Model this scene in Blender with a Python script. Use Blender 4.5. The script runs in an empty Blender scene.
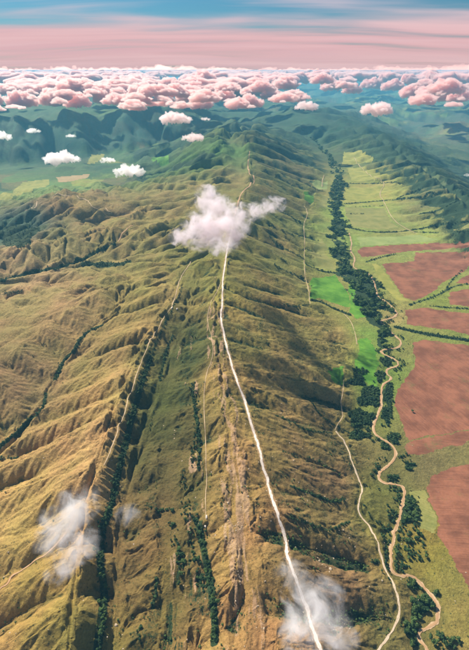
import bpy, bmesh, math, random
import numpy as np
from mathutils import Vector, Matrix

random.seed(7)
rng = np.random.default_rng(11)
SC = bpy.context.scene
COL = SC.collection

# ------------------------------------------------------------------ camera
CAM_Z = 700.0
PW, PH, FPX, HORIZON = 469.0, 650.0, 431.0, 70.0
PITCH = math.atan((PH / 2 - HORIZON) / FPX)
cam_d = bpy.data.cameras.new('camera')
cam = bpy.data.objects.new('camera', cam_d)
COL.objects.link(cam)
cam.location = (0, 0, CAM_Z)
cam.rotation_euler = (math.pi / 2 - PITCH, 0, 0)
cam_d.sensor_fit = 'VERTICAL'
cam_d.sensor_height = 24.0
cam_d.lens = 24.0 * FPX / PH
cam_d.clip_start = 1.0
cam_d.clip_end = 300000.0
SC.camera = cam

# ------------------------------------------------------------------ sun and sky
SUN_EL = math.radians(41)
SUN_AZ = math.radians(-40)          # from +Y, clockwise positive: the sun stands ahead and to the left
SUN_DIR = Vector((math.sin(SUN_AZ) * math.cos(SUN_EL), math.cos(SUN_AZ) * math.cos(SUN_EL), math.sin(SUN_EL)))
sl = bpy.data.lights.new('sun', 'SUN')
sl.energy = 5.0
sl.angle = math.radians(0.5)
sl.color = (1.0, 0.93, 0.80)
sun = bpy.data.objects.new('sun', sl)
COL.objects.link(sun)
sun.location = (0, 0, 3000)
sun.rotation_euler = SUN_DIR.to_track_quat('Z', 'Y').to_euler()

world = bpy.data.worlds.new('World')
SC.world = world
world.use_nodes = True
wt = world.node_tree
wt.nodes.clear()


def nd(t, kind, **kw):
    n = t.nodes.new(kind)
    for k, v in kw.items():
        setattr(n, k, v)
    return n


def val(t, s, v):
    """feed a number, colour or another socket into an input"""
    if hasattr(v, 'is_linked') or hasattr(v, 'links'):
        t.links.new(v, s)
    else:
        s.default_value = v


def mth(t, op, a, b=None, c=None, clamp=False):
    n = nd(t, 'ShaderNodeMath', operation=op, use_clamp=clamp)
    val(t, n.inputs[0], a)
    if b is not None:
        val(t, n.inputs[1], b)
    if c is not None:
        val(t, n.inputs[2], c)
    return n.outputs[0]


def vmth(t, op, a, b=None):
    n = nd(t, 'ShaderNodeVectorMath', operation=op)
    val(t, n.inputs[0], a)
    if b is not None:
        val(t, n.inputs[1], b)
    return n.outputs['Value'] if op in ('LENGTH', 'DISTANCE', 'DOT_PRODUCT') else n.outputs['Vector']


def mixc(t, f, a, b, blend='MIX'):
    n = nd(t, 'ShaderNodeMix', data_type='RGBA', blend_type=blend)
    val(t, n.inputs[0], f)
    val(t, n.inputs[6], a)
    val(t, n.inputs[7], b)
    return n.outputs[2]


def smooth(t, x, a, b):
    n = nd(t, 'ShaderNodeMapRange', interpolation_type='SMOOTHSTEP')
    val(t, n.inputs[0], x)
    n.inputs[1].default_value = a
    n.inputs[2].default_value = b
    return n.outputs[0]


def noise(t, vec, scale, detail=4.0, rough=0.55, dist=0.0):
    n = nd(t, 'ShaderNodeTexNoise')
    if vec is not None:
        val(t, n.inputs['Vector'], vec)
    n.inputs['Scale'].default_value = scale
    n.inputs['Detail'].default_value = detail
    n.inputs['Roughness'].default_value = rough
    n.inputs['Distortion'].default_value = dist
    return n.outputs[0]


def nd_col(t, vec, scale):
    n = nd(t, 'ShaderNodeTexNoise')
    val(t, n.inputs['Vector'], vec)
    n.inputs['Scale'].default_value = scale
    n.inputs['Detail'].default_value = 2.0
    return n.outputs['Color']


SKY_STRENGTH = 0.046
sky = nd(wt, 'ShaderNodeTexSky', sky_type='NISHITA')
sky.sun_disc = False
sky.sun_elevation = SUN_EL
sky.sun_rotation = SUN_AZ
sky.altitude = 1500
sky.air_density = 1.4
sky.dust_density = 0.6
sky.ozone_density = 2.0
tc = nd(wt, 'ShaderNodeTexCoord')
sep = nd(wt, 'ShaderNodeSeparateXYZ')
wt.links.new(tc.outputs['Generated'], sep.inputs[0])
dz = mth(wt, 'MAXIMUM', sep.outputs[2], 0.0)
den = mth(wt, 'ADD', dz, 0.085)
comb = nd(wt, 'ShaderNodeCombineXYZ')
wt.links.new(mth(wt, 'DIVIDE', sep.outputs[0], den), comb.inputs[0])
wt.links.new(mth(wt, 'DIVIDE', sep.outputs[1], den), comb.inputs[1])
plane = vmth(wt, 'MULTIPLY', comb.outputs[0], (0.30, 1.25, 1.0))
plane = vmth(wt, 'ADD', plane, vmth(wt, 'MULTIPLY', nd_col(wt, comb.outputs[0], 0.35), (0.0, 1.3, 0.0)))
n1 = noise(wt, vmth(wt, 'ADD', plane, (3.1, 1.7, 0)), 0.8, 3.5, 0.5, 0.5)
n2 = noise(wt, vmth(wt, 'MULTIPLY', comb.outputs[0], (0.5, 1.6, 1.0)), 1.0, 3.5, 0.55, 0.4)
veil_n = mth(wt, 'ADD', mth(wt, 'MULTIPLY', n1, 1.3), mth(wt, 'SUBTRACT', mth(wt, 'MULTIPLY', n2, 0.5), 0.40))
# the high cirrostratus veil is closed low over the horizon and torn into streaks higher up
low = mth(wt, 'SUBTRACT', 1.0, smooth(wt, dz, 0.030, 0.112))
veil = smooth(wt, mth(wt, 'ADD', veil_n, mth(wt, 'MULTIPLY', low, 0.55)), 0.42, 1.02)
air = mixc(wt, 1.0, sky.outputs[0], (0.26, 0.58, 0.80, 1), 'MULTIPLY')
veil_col = mixc(wt, smooth(wt, dz, 0.0, 0.05), (8.2, 5.5, 5.7, 1), (8.8, 5.3, 5.6, 1))
veil_col = mixc(wt, smooth(wt, dz, 0.05, 0.12), veil_col, (9.4, 7.6, 8.4, 1))
veil_col = mixc(wt, mth(wt, 'MULTIPLY', smooth(wt, n1, 0.35, 0.75), 0.35), veil_col, (11.4, 8.2, 8.2, 1))
veil_col = mixc(wt, mth(wt, 'MULTIPLY', smooth(wt, n2, 0.40, 0.75), 0.16), veil_col, (7.4, 5.8, 6.8, 1))
skyc = mixc(wt, veil, air, veil_col)
bg = nd(wt, 'ShaderNodeBackground')
bg.inputs['Strength'].default_value = SKY_STRENGTH
wt.links.new(skyc, bg.inputs['Color'])
wo = nd(wt, 'ShaderNodeOutputWorld')
wt.links.new(bg.outputs[0], wo.inputs['Surface'])

vs = SC.view_settings
vs.view_transform = 'Standard'
vs.look = 'None'
vs.gamma = 1.0
vs.exposure = 0.85
vs.use_curve_mapping = False
SC.render.engine = 'CYCLES'
cy = SC.cycles
cy.use_denoising = True
cy.max_bounces = 16
cy.diffuse_bounces = 2
cy.glossy_bounces = 1
cy.transmission_bounces = 2
cy.transparent_max_bounces = 16
cy.volume_bounces = 14
cy.volume_step_rate = 0.6
cy.volume_max_steps = 256
cy.sample_clamp_indirect = 6.0


# ------------------------------------------------------------------ helpers
def srgb(r, g, b):
    f = lambda c: c / 12.92 if c <= 0.04045 else ((c + 0.055) / 1.055) ** 2.4
    return tuple(f(c / 255.0) for c in (r, g, b))


CP, SP = math.cos(PITCH), math.sin(PITCH)


def at(px, py, z):
    """ground position (x, y) of a point of the survey sheet at height z"""
    a = (px - PW / 2) / FPX
    b = (PH / 2 - py) / FPX
    yy = CP + b * SP
    zz = -SP + b * CP
    t = (z - CAM_Z) / zz
    return a * t, yy * t


def tag(o, label=None, cat=None, group=None, kind=None):
    if label:
        o['label'] = label
    if cat:
        o['category'] = cat
    if group:
        o['group'] = group
    if kind:
        o['kind'] = kind
    return o


def mesh_from(name, v, f, mat=None, smooth_sh=True):
    """v: (n,3) array, f: (m,k) array of equal-sided faces"""
    v = np.asarray(v, dtype=np.float32)
    f = np.asarray(f, dtype=np.int32)
    me = bpy.data.meshes.new(name)
    me.vertices.add(len(v))
    me.vertices.foreach_set('co', v.ravel())
    k = f.shape[1]
    me.loops.add(f.size)
    me.loops.foreach_set('vertex_index', f.ravel())
    me.polygons.add(len(f))
    me.polygons.foreach_set('loop_start', np.arange(0, f.size, k, dtype=np.int32))
    me.polygons.foreach_set('loop_total', np.full(len(f), k, dtype=np.int32))
    me.polygons.foreach_set('use_smooth', np.full(len(f), smooth_sh))
    me.update(calc_edges=True)
    me.validate()
    if mat:
        me.materials.append(mat)
    return me


def link(name, data, parent=None, loc=None):
    o = bpy.data.objects.new(name, data)
    COL.objects.link(o)
    if parent:
        o.parent = parent
    if loc is not None:
        o.location = loc
    return o


def sstep(x, a, b):
    t = np.clip((x - a) / (b - a), 0, 1)
    return t * t * (3 - 2 * t)


def hsh(ix, iy, seed):
    h = (ix.astype(np.int64) * 374761393 + iy.astype(np.int64) * 668265263 + seed * 1442695041) & 0xFFFFFFFF
    h = ((h ^ (h >> 13)) * 1274126177) & 0xFFFFFFFF
    h = h ^ (h >> 16)
    return (h & 0xFFFFFF).astype(np.float64) / float(0xFFFFFF)


def vnoise(x, y, seed=0):
    ix, iy = np.floor(x), np.floor(y)
    fx, fy = x - ix, y - iy
    ix, iy = ix.astype(np.int64), iy.astype(np.int64)
    sx, sy = fx * fx * fx * (fx * (fx * 6 - 15) + 10), fy * fy * fy * (fy * (fy * 6 - 15) + 10)
    a, b = hsh(ix, iy, seed), hsh(ix + 1, iy, seed)
    c, d = hsh(ix, iy + 1, seed), hsh(ix + 1, iy + 1, seed)
    return (a + (b - a) * sx) * (1 - sy) + (c + (d - c) * sx) * sy


def fbm(x, y, seed=0, octs=4, gain=0.5):
    s, a, n = 0.0, 1.0, 0.0
    for o in range(octs):
        s = s + a * vnoise(x, y, seed + o * 17)
        n += a
        a *= gain
        x, y = x * 1.93 + y * 0.31 + 7.7, y * 1.93 - x * 0.31 + 3.3
    return s / n


def resample(pts, step):
    pts = np.asarray(pts, float)
    d = np.r_[0, np.cumsum(np.hypot(*(np.diff(pts[:, :2], axis=0).T)))]
    n = max(2, int(d[-1] / step) + 1)
    s = np.linspace(0, d[-1], n)
    return np.stack([np.interp(s, d, pts[:, k]) for k in range(pts.shape[1])], 1)


def smooth_line(pts, step, passes=2):
    """Chaikin smoothing, then even spacing"""
    p = np.asarray(pts, float)
    for _ in range(passes):
        q = p[:-1] * 0.75 + p[1:] * 0.25
        r = p[:-1] * 0.25 + p[1:] * 0.75
        p = np.vstack([p[:1], np.stack([q, r], 1).reshape(-1, p.shape[1]), p[-1:]])
    return resample(p, step)


# ------------------------------------------------------------------ terrain grid
# rows and columns thin out with distance; heights are functions of the ground position only
NR, NC = 1000, 740
DREF = 650.0
ph_near, ph_far = math.atan(DREF / 195.0), math.atan(DREF / 70000.0)
p_near, p_far = math.tan(ph_near - PITCH), math.tan(ph_far - PITCH)
pr = np.linspace(p_near, p_far, NR)
row_y = DREF / np.tan(np.arctan(pr) + PITCH)
row_d = row_y * CP + DREF * SP
CMAX = 0.68
col_c = np.linspace(-CMAX, CMAX, NC)
GX = row_d[:, None] * col_c[None, :]
GY = np.repeat(row_y[:, None], NC, 1)
CELL = row_d * (col_c[1] - col_c[0])


def uv(x, y):
    d = np.asarray(y) * CP + DREF * SP
    return np.asarray(x) / d, np.log(d)


# heights surveyed along crests, gullies and valley floors: (px, py, z)
LINES = [
    # main crest
    [(252, 700, 70), (245, 650, 74), (243, 600, 79), (238, 540, 86), (235, 480, 92), (230, 430, 100), (224, 390, 106), (217, 350, 112), (215, 320, 115),
     (218, 290, 117), (223, 260, 119), (231, 235, 121), (240, 205, 125), (250, 188, 130), (250, 170, 136), (250, 155, 152), (245, 143, 172), (232, 138, 182)],
    # shoulder that carries the road
    [(330, 690, 56), (312, 630, 62), (300, 592, 67), (285, 540, 73), (262, 460, 84), (241, 390, 93), (228, 340, 99), (224, 300, 103)],
    # edge of the hogback and the step below it
    [(214, 690, 62), (212, 650, 65), (212, 600, 69), (208, 550, 75), (206, 500, 81), (207, 450, 87), (205, 400, 92), (210, 365, 96)],
    [(206, 690, 52), (204, 650, 55), (202, 600, 59), (197, 550, 63), (196, 500, 67), (196, 450, 73), (194, 400, 74), (198, 370, 80), (202, 340, 88), (206, 310, 98)],
    # trough
    [(160, 680, 46), (160, 600, 53), (155, 520, 59), (160, 450, 62), (166, 400, 64), (178, 350, 72), (189, 310, 84), (200, 275, 98)],
    [(330, 600, 42), (312, 540, 48), (290, 460, 60), (266, 390, 74), (250, 330, 86), (246, 290, 92), (250, 250, 96)],
    # dark ravine
    [(96, 680, 40), (98, 644, 43), (104, 592, 47), (100, 564, 50), (103, 526, 53), (112, 500, 55), (120, 466, 59), (130, 427, 64), (143, 379, 70), (153, 353, 72), (170, 320, 84)],
    # left crest with the trail
    [(62, 690, 58), (78, 650, 62), (86, 600, 66), (92, 545, 71), (98, 500, 76), (107, 460, 81), (120, 425, 86), (133, 385, 91), (147, 348, 95), (166, 315, 99), (180, 280, 102), (191, 262, 105), (206, 246, 108)],
    # flank left of it
    [(-60, 680, -20), (-20, 640, -5), (0, 600, 8), (20, 560, 22), (45, 520, 40), (55, 480, 48), (70, 440, 54), (90, 400, 62), (110, 360, 72), (135, 320, 84)],
    # first left valley
    [(-70, 510, -20), (0, 447, 0), (20, 430, 6), (42, 408, 15), (58, 375, 26), (75, 350, 36), (100, 326, 50), (125, 300, 64)],
    # second left hill
    [(-60, 410, 52), (0, 372, 58), (30, 345, 65), (60, 315, 72), (100, 290, 80), (140, 280, 86), (170, 262, 94)],
    # second left valley
    [(-50, 290, 8), (0, 280, 18), (38, 271, 27), (74, 264, 36), (97, 252, 44), (114, 244, 52)],
    [(84, 264, 37), (110, 266, 44), (135, 261, 56)],
    # third hill and outer crest
    [(0, 262, 48), (15, 254, 62), (45, 247, 72), (80, 240, 78), (120, 232, 84), (160, 222, 92), (195, 205, 104)],
    [(60, 227, 46), (100, 224, 58), (135, 215, 70)],
    [(28, 214, 44), (45, 202, 66), (62, 193, 84), (78, 197, 80), (92, 205, 74), (112, 212, 74), (150, 203, 86), (185, 191, 98), (215, 186, 108)],
    # hollow at far left, shaped steep so that it falls into shade
    [(-40, 250, -40), (0, 245, -24), (22, 236, -6), (36, 224, 16)], [(-40, 220, -90), (0, 214, -70), (22, 208, -40)],
    # left basin
    [(-120, 210, -150), (-60, 200, -160), (0, 194, -160), (60, 182, -160), (120, 192, -110), (150, 187, -110), (170, 180, -80)],
    [(-120, 180, -170), (0, 172, -175), (40, 170, -175), (100, 170, -170), (140, 168, -160), (168, 164, -140)],
    # green mountain
    [(176, 172, -30), (182, 165, 50), (190, 151, 100), (205, 143, 145), (218, 139, 165)], [(200, 175, 96), (225, 165, 138), (210, 158, 128)],
    [(168, 176, -90), (170, 160, -110), (182, 144, -60), (198, 136, -20)],
    # far left plateau
    [(-120, 168, -175), (0, 160, -180), (60, 157, -180), (120, 152, -180), (175, 148, -170)],
    [(-120, 132, 30), (-40, 129, 50), (0, 127, 60), (50, 122, 85), (100, 117, 105), (150, 116, 105), (178, 121, 60), (200, 128, -20)],
    [(-120, 112, -40), (0, 110, -20), (60, 107, 10), (150, 107, 0), (200, 112, -80)],
    [(215, 121, -100), (240, 117, -120), (262, 112, -140)],
    # beyond the summit, head of the right valley
    [(236, 131, 110), (248, 133, 120), (262, 134, 92)],
    [(320, 148, -4), (307, 139, 14), (285, 132, 44), (265, 127, 60)],
    [(258, 121, 20), (275, 117, 90), (300, 114, 100), (316, 117, 80), (330, 122, 96), (345, 128, 100), (365, 135, 98), (385, 143, 94), (400, 152, 88), (415, 161, 80), (430, 173, 74), (450, 190, 68), (469, 208, 64), (510, 240, 60), (560, 285, 58)],
    [(328, 136, 34), (350, 146, 24), (370, 158, 20), (390, 172, 18), (420, 198, 18), (440, 222, 18), (469, 238, 18), (520, 280, 20)],
    # valley floor
    [(440, 690, 2), (424, 640, 2), (420, 585, 1), (392, 560, 1), (402, 500, 0), (385, 450, 0), (378, 400, 0), (390, 350, 0), (380, 310, -1), (358, 272, -2), (344, 235, -3), (336, 205, -4), (338, 180, -4), (328, 160, -2)],
    # foot of the right slope
    [(385, 690, 14), (380, 650, 13), (394, 600, 8), (376, 540, 8), (358, 500, 10), (349, 450, 10), (340, 405, 11), (344, 350, 8), (322, 320, 13), (309, 292, 14), (304, 255, 12), (305, 215, 10), (306, 190, 8), (310, 165, 8), (296, 150, 24)],
    [(480, 690, 6), (469, 620, 6), (460, 540, 5), (469, 450, 4), (469, 350, 4), (469, 290, 5)], [(590, 660, 16), (560, 560, 14), (560, 450, 12), (560, 350, 12), (560, 300, 16)],
    # lowland behind the right range
    [(560, 235, -110), (500, 205, -120), (469, 186, -125), (440, 162, -140), (412, 141, -150), (385, 126, -150), (345, 112, -140)],
    [(580, 170, -165), (469, 150, -165), (440, 130, -165), (400, 113, -160)],
    # far plain
    [(-160, 96, -150), (0, 97, -150), (120, 97, -150), (240, 98, -160), (340, 100, -160), (469, 108, -165), (620, 112, -165)],
    [(-160, 84, -100), (0, 84, -100), (120, 83, -60), (240, 84, -120), (340, 84, -150), (469, 86, -150), (620, 86, -150)],
    [(-160, 76, -100), (120, 76, -100), (340, 76, -100), (620, 76, -100)],
]
FOOT = [i for i, l in enumerate(LINES) if l[0] == (385, 690, 14)][0]
RANGE = [l for l in LINES if l[0] == (258, 121, 20)][0][2:]
cps = []
for ln in LINES:
    cps.append(resample(ln, 11.0 if min(p[1] for p in ln) > 90 else 40.0))
cps = np.vstack(cps)
cx, cyy = at(cps[:, 0], cps[:, 1], cps[:, 2])
cu, cv = uv(cx, cyy)
cz = cps[:, 2]


def rbf_fit(u, v, z, smoothing):
    r = np.hypot(u[:, None] - u[None], v[:, None] - v[None])
    A = -r + np.eye(len(u)) * smoothing
    n = len(u)
    M = np.zeros((n + 1, n + 1))
    M[:n, :n] = A
    M[:n, n] = 1
    M[n, :n] = 1
    b = np.r_[z, 0]
    return np.linalg.solve(M, b)


w = rbf_fit(cu, cv, cz, 0.004)
# solve on a coarser net of the same layout, then interpolate up
ci = np.linspace(0, NR - 1, 330)
cj = np.linspace(0, NC - 1, 260)
yc = np.interp(ci, np.arange(NR), row_y)
dc = yc * CP + DREF * SP
uc = np.repeat(np.interp(cj, np.arange(NC), col_c)[None], len(ci), 0)
vc = np.repeat(np.log(dc)[:, None], len(cj), 1)
zc = np.full(uc.shape, w[-1])
EPS2 = 0.009 ** 2
for k in range(len(cu)):
    zc -= w[k] * np.sqrt((uc - cu[k]) ** 2 + (vc - cv[k]) ** 2 + EPS2)


def cubic_up(z, src, n):
    """Catmull-Rom along axis 0"""
    pos = np.interp(np.arange(n), src, np.arange(len(src)))
    i = np.clip(np.floor(pos).astype(int), 0, len(src) - 2)
    t = (pos - i)[:, None]
    m = len(src) - 1
    p0, p1, p2, p3 = z[np.maximum(i - 1, 0)], z[i], z[i + 1], z[np.minimum(i + 2, m)]
    return 0.5 * (2 * p1 + (p2 - p0) * t + (2 * p0 - 5 * p1 + 4 * p2 - p3) * t * t + (3 * p1 - p0 - 3 * p2 + p3) * t ** 3)


Z = cubic_up(cubic_up(zc, ci, NR).T, cj, NC).T
dyr = np.gradient(row_y)[:, None]
dxr = np.gradient(GX, axis=0)
dxc = np.gradient(GX, axis=1)


def grad(z):
    zc_ = np.gradient(z, axis=1)
    zr_ = np.gradient(z, axis=0)
    zx = zc_ / dxc
    zy = (zr_ - zx * dxr) / dyr
    return zx, zy


def blur(a, n):
    for _ in range(n):
        a = (np.roll(a, 1, 0) + a * 2 + np.roll(a, -1, 0)) / 4
        a = (np.roll(a, 1, 1) + a * 2 + np.roll(a, -1, 1)) / 4
    return a


CELLR = np.maximum(CELL, np.abs(np.gradient(row_y)))[:, None]


def gullies(zx, zy, lam, seed):
    """stripes that run down the slope: -1 in the gully, +1 on the spur between two"""
    s = np.hypot(zx, zy) + 1e-6
    nx, ny = -zy / s, zx / s
    cs = lam * 1.35
    qx, qy = GX / cs, GY / cs
    bx, by = np.floor(qx).astype(np.int64), np.floor(qy).astype(np.int64)
    num = np.zeros_like(GX)
    den_ = np.zeros_like(GX) + 1e-5
    for i in (-1, 0, 1):
        for j in (-1, 0, 1):
            ix, iy = bx + i, by + j
            dx = (qx - ix - 0.15 - 0.7 * hsh(ix, iy, seed)) * cs
            dy = (qy - iy - 0.15 - 0.7 * hsh(ix, iy, seed + 5)) * cs
            wgt = np.maximum(0, 1 - (dx * dx + dy * dy) / (cs * 1.35) ** 2) ** 3
            num += wgt * np.cos((dx * nx + dy * ny) * (2 * math.pi / lam))
            den_ += wgt
    return np.clip(num / den_ * 1.25, -1, 1)


# the flat valley keeps its level; fields and river terrace are not dissected
def poly_mask(px_poly, z):
    P = np.array([at(a, b, z) for a, b in px_poly])
    x0, y0 = P.min(0) - 1
    x1, y1 = P.max(0) + 1
    m = np.zeros(GX.shape, bool)
    r = np.where((row_y >= y0) & (row_y <= y1))[0]
    if len(r) == 0:
        return m
    sl_ = slice(r[0], r[-1] + 1)
    m[sl_] = in_poly(GX[sl_], GY[sl_], P)
    return m


def in_poly(x, y, P):
    ins = np.zeros(np.shape(x), bool)
    j = len(P) - 1
    for i in range(len(P)):
        xi, yi, xj, yj = P[i, 0], P[i, 1], P[j, 0], P[j, 1]
        if yi != yj:
            c = ((yi > y) != (yj > y)) & (x < (xj - xi) * (y - yi) / (yj - yi) + xi)
            ins ^= c
        j = i
    return ins


zx, zy = grad(blur(Z, 6))
slope = np.hypot(zx, zy)
FLAT = sstep(slope, 0.035, 0.16)
left_hills = (1 - sstep(GX - np.interp(GY, [200, 600, 1200, 2500, 3500], [-190, -150, -120, -60, -300]), -30, 10)) * (1 - sstep(GY, 2600, 3300))
FLAT = np.maximum(FLAT, 0.3 * left_hills)
foot_pts = np.array([at(a, b, c) for a, b, c in LINES[FOOT]])
VALLEY = sstep(GX - np.interp(GY, foot_pts[:-3, 1], foot_pts[:-3, 0]), 5, 60) * (1 - sstep(GY, 1500, 2000))
FLAT = FLAT * (1 - 0.9 * VALLEY)
far_hill = sstep(GY, 2300, 4200)
# large folds of the left hills and the far ranges
wet = np.zeros_like(Z)
for lam, amp, seed, lo, hi in ((700, 80, 31, 3400, 5600), (300, 48, 37, 2400, 3800), (160, 26, 41, 1000, 1800)):
    g = gullies(zx, zy, lam, seed)
    fade = sstep(GY, lo, hi) * (1 - sstep(CELLR / lam, 0.33, 0.6))
    rnd = 2 * np.sqrt((1 + g) / 2 + 0.003) - 1
    if lam > 200:
        amp = amp * (1 - 0.6 * sstep(GX, 150, 600) * (1 - sstep(GY, 6500, 9000)))
    if lam < 200:
        amp = amp * (1 - 0.55 * sstep(GX, 100, 400) * (1 - sstep(GY, 2000, 2800))) * (1 - 0.1 * left_hills)
    Z += amp * rnd * fade * np.maximum(sstep(slope, 0.02, 0.14), 0.7 * left_hills)
    wet = np.maximum(wet, fade * FLAT * sstep(-g, 0.55, 0.95))
zx, zy = grad(blur(Z, 3))
left_side = 1 - sstep(GX - np.interp(GY, [200, 600, 1200, 2500], [-190, -150, -120, -60]), -30, 10)
gA = gullies(zx, zy, 88, 3)
fadeA = (1 - sstep(CELLR / 88, 0.3, 0.6)) * FLAT
rndA = 2 * np.sqrt((1 + gA) / 2 + 0.002) - 1
Z += (9.0 + 4.5 * left_side) * rndA * fadeA
wet = np.maximum(wet, fadeA * sstep(-gA, 0.5, 0.97))
zx, zy = grad(blur(Z, 2))
gB = gullies(zx, zy, 40, 13)
fadeB = (1 - sstep(CELLR, 9, 14)) * FLAT
rndB = 2 * np.sqrt((1 + gB) / 2 + 0.01) - 1
Z += (2.8 - 0.7 * left_side) * rndB * fadeB
wetB = fadeB * sstep(-gB, 0.6, 0.98)
zx, zy = grad(Z)
gC = gullies(zx, zy, 17, 23)
Z += 1.3 * gC * (1 - sstep(CELLR, 3.5, 6)) * FLAT
Z += (fbm(GX / 210, GY / 210, 79, 4, .6) - 0.5) * 60 * sstep(GY, 2600, 4200) * sstep(slope, 0.03, 0.14)
far_r = 1 - np.abs(2 * fbm(GX / 1700, GY / 2300, 83, 5, .55) - 1)
Z += (far_r - 0.72) * 420 * sstep(GY, 5200, 8500) * (1 - sstep(GY, 40000, 60000))
Z += (fbm(GX / 800, GY / 1100, 85, 4, .6) - 0.5) * 190 * sstep(GY, 3900, 5600) * sstep(-Z, 60, 140)
# roughness of turf and stones
Z += (fbm(GX / 9, GY / 9, 71, 4) - 0.5) * 3.4 * (1 - sstep(CELLR, 3, 8)) * (0.25 + 0.75 * FLAT)
Z += (fbm(GX / 160, GY / 160, 77, 4) - 0.5) * 7 * (0.15 + 0.85 * FLAT)

# tilted strata: low rock ribs that run along the main crest
crest_pts = np.array([at(a, b, c) for a, b, c in LINES[0]])
XCREST = np.interp(GY, crest_pts[:, 1], crest_pts[:, 0])
dcx = GX - XCREST
rib_u = dcx + (fbm(GX / 60, GY / 90, 5, 4) - 0.5) * 30
rib = fbm(rib_u / 7.0, GY / 75, 91, 4, 0.6)
near_crest = sstep(dcx, -34, -20) * (1 - sstep(dcx, 16, 42)) * (1 - sstep(GY, 900, 1900))
trough_rib = sstep(dcx, -120, -100) * (1 - sstep(dcx, -60, -40)) * (1 - sstep(GY, 700, 1400))
patchy = sstep(fbm(GX / 45, GY / 70, 95, 3), 0.40, 0.62)
trough_rib = trough_rib * patchy
Z += (rib - 0.5) * 8 * near_crest * (1 - sstep(CELLR, 3, 6)) * (0.4 + 0.6 * patchy) + (rib - 0.5) * 9 * trough_rib * (1 - sstep(CELLR, 3, 6))


def height(x, y):
    """height of the finished ground at x, y (bilinear in the grid)"""
    x, y = np.asarray(x, float), np.asarray(y, float)
    p = np.tan(np.arctan(DREF / y) - PITCH)
    r = np.clip((p - p_near) / (p_far - p_near) * (NR - 1), 0, NR - 1.001)
    d = y * CP + DREF * SP
    c = np.clip((x / d + CMAX) / (2 * CMAX) * (NC - 1), 0, NC - 1.001)
    i, j = np.floor(r).astype(int), np.floor(c).astype(int)
    a, b = r - i, c - j
    return (Z[i, j] * (1 - a) + Z[i + 1, j] * a) * (1 - b) + (Z[i, j + 1] * (1 - a) + Z[i + 1, j + 1] * a) * b


def ground(px, py):
    """where the line of sight of a survey point meets the finished ground"""
    px, py = np.asarray(px, float), np.asarray(py, float)
    z = np.full(px.shape, 40.0)
    for _ in range(14):
        x, y = at(px, py, z)
        z = 0.5 * z + 0.5 * height(x, y)
    x, y = at(px, py, z)
    return np.stack([x, y], -1)


def pxline(pts, step=3.0, passes=2):
    p = smooth_line(pts, 4.0, passes)
    q = ground(p[:, 0], p[:, 1])
    return resample(q, step)


def dist_line(L, pad):
    """distance of every grid vertex near polyline L (others: inf) and the index along it"""
    D = np.full(GX.shape, np.inf)
    K = np.zeros(GX.shape, np.int32)
    step = max(1, len(L) // 700)
    idx = np.arange(0, len(L), step)
    for k in idx:
        x, y = L[k]
        r0, r1 = np.searchsorted(row_y, y - pad), np.searchsorted(row_y, y + pad)
        if r1 <= r0:
            r1 = min(r0 + 1, NR - 1)
        d_ = row_d[r0:r1 + 1]
        c0 = int(np.clip(np.floor(((x - pad) / d_.min() if x - pad < 0 else (x - pad) / d_.max()) / (2 * CMAX) * (NC - 1) + (NC - 1) / 2), 0, NC - 1))
        c1 = int(np.clip(np.ceil(((x + pad) / d_.min() if x + pad > 0 else (x + pad) / d_.max()) / (2 * CMAX) * (NC - 1) + (NC - 1) / 2), 0, NC - 1))
        if c1 < c0:
            continue
        s = (slice(r0, r1 + 1), slice(c0, c1 + 1))
        dd = np.hypot(GX[s] - x, GY[s] - y)
        better = dd < D[s]
        D[s] = np.where(better, dd, D[s])
        K[s] = np.where(better, k, K[s])
    tg = np.gradient(L, axis=0)
    tl = np.hypot(tg[:, 0], tg[:, 1])
    S = K + np.where(np.isfinite(D), ((GX - L[K, 0]) * tg[K, 0] + (GY - L[K, 1]) * tg[K, 1]) / (tl[K] ** 2 + 1e-9), 0)
    S = np.clip(S, 0, len(L) - 1)
    return D, S


def along(h, S):
    i = np.minimum(np.floor(S).astype(int), len(h) - 2)
    f = S - i
    return h[i] * (1 - f) + h[i + 1] * f


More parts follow.
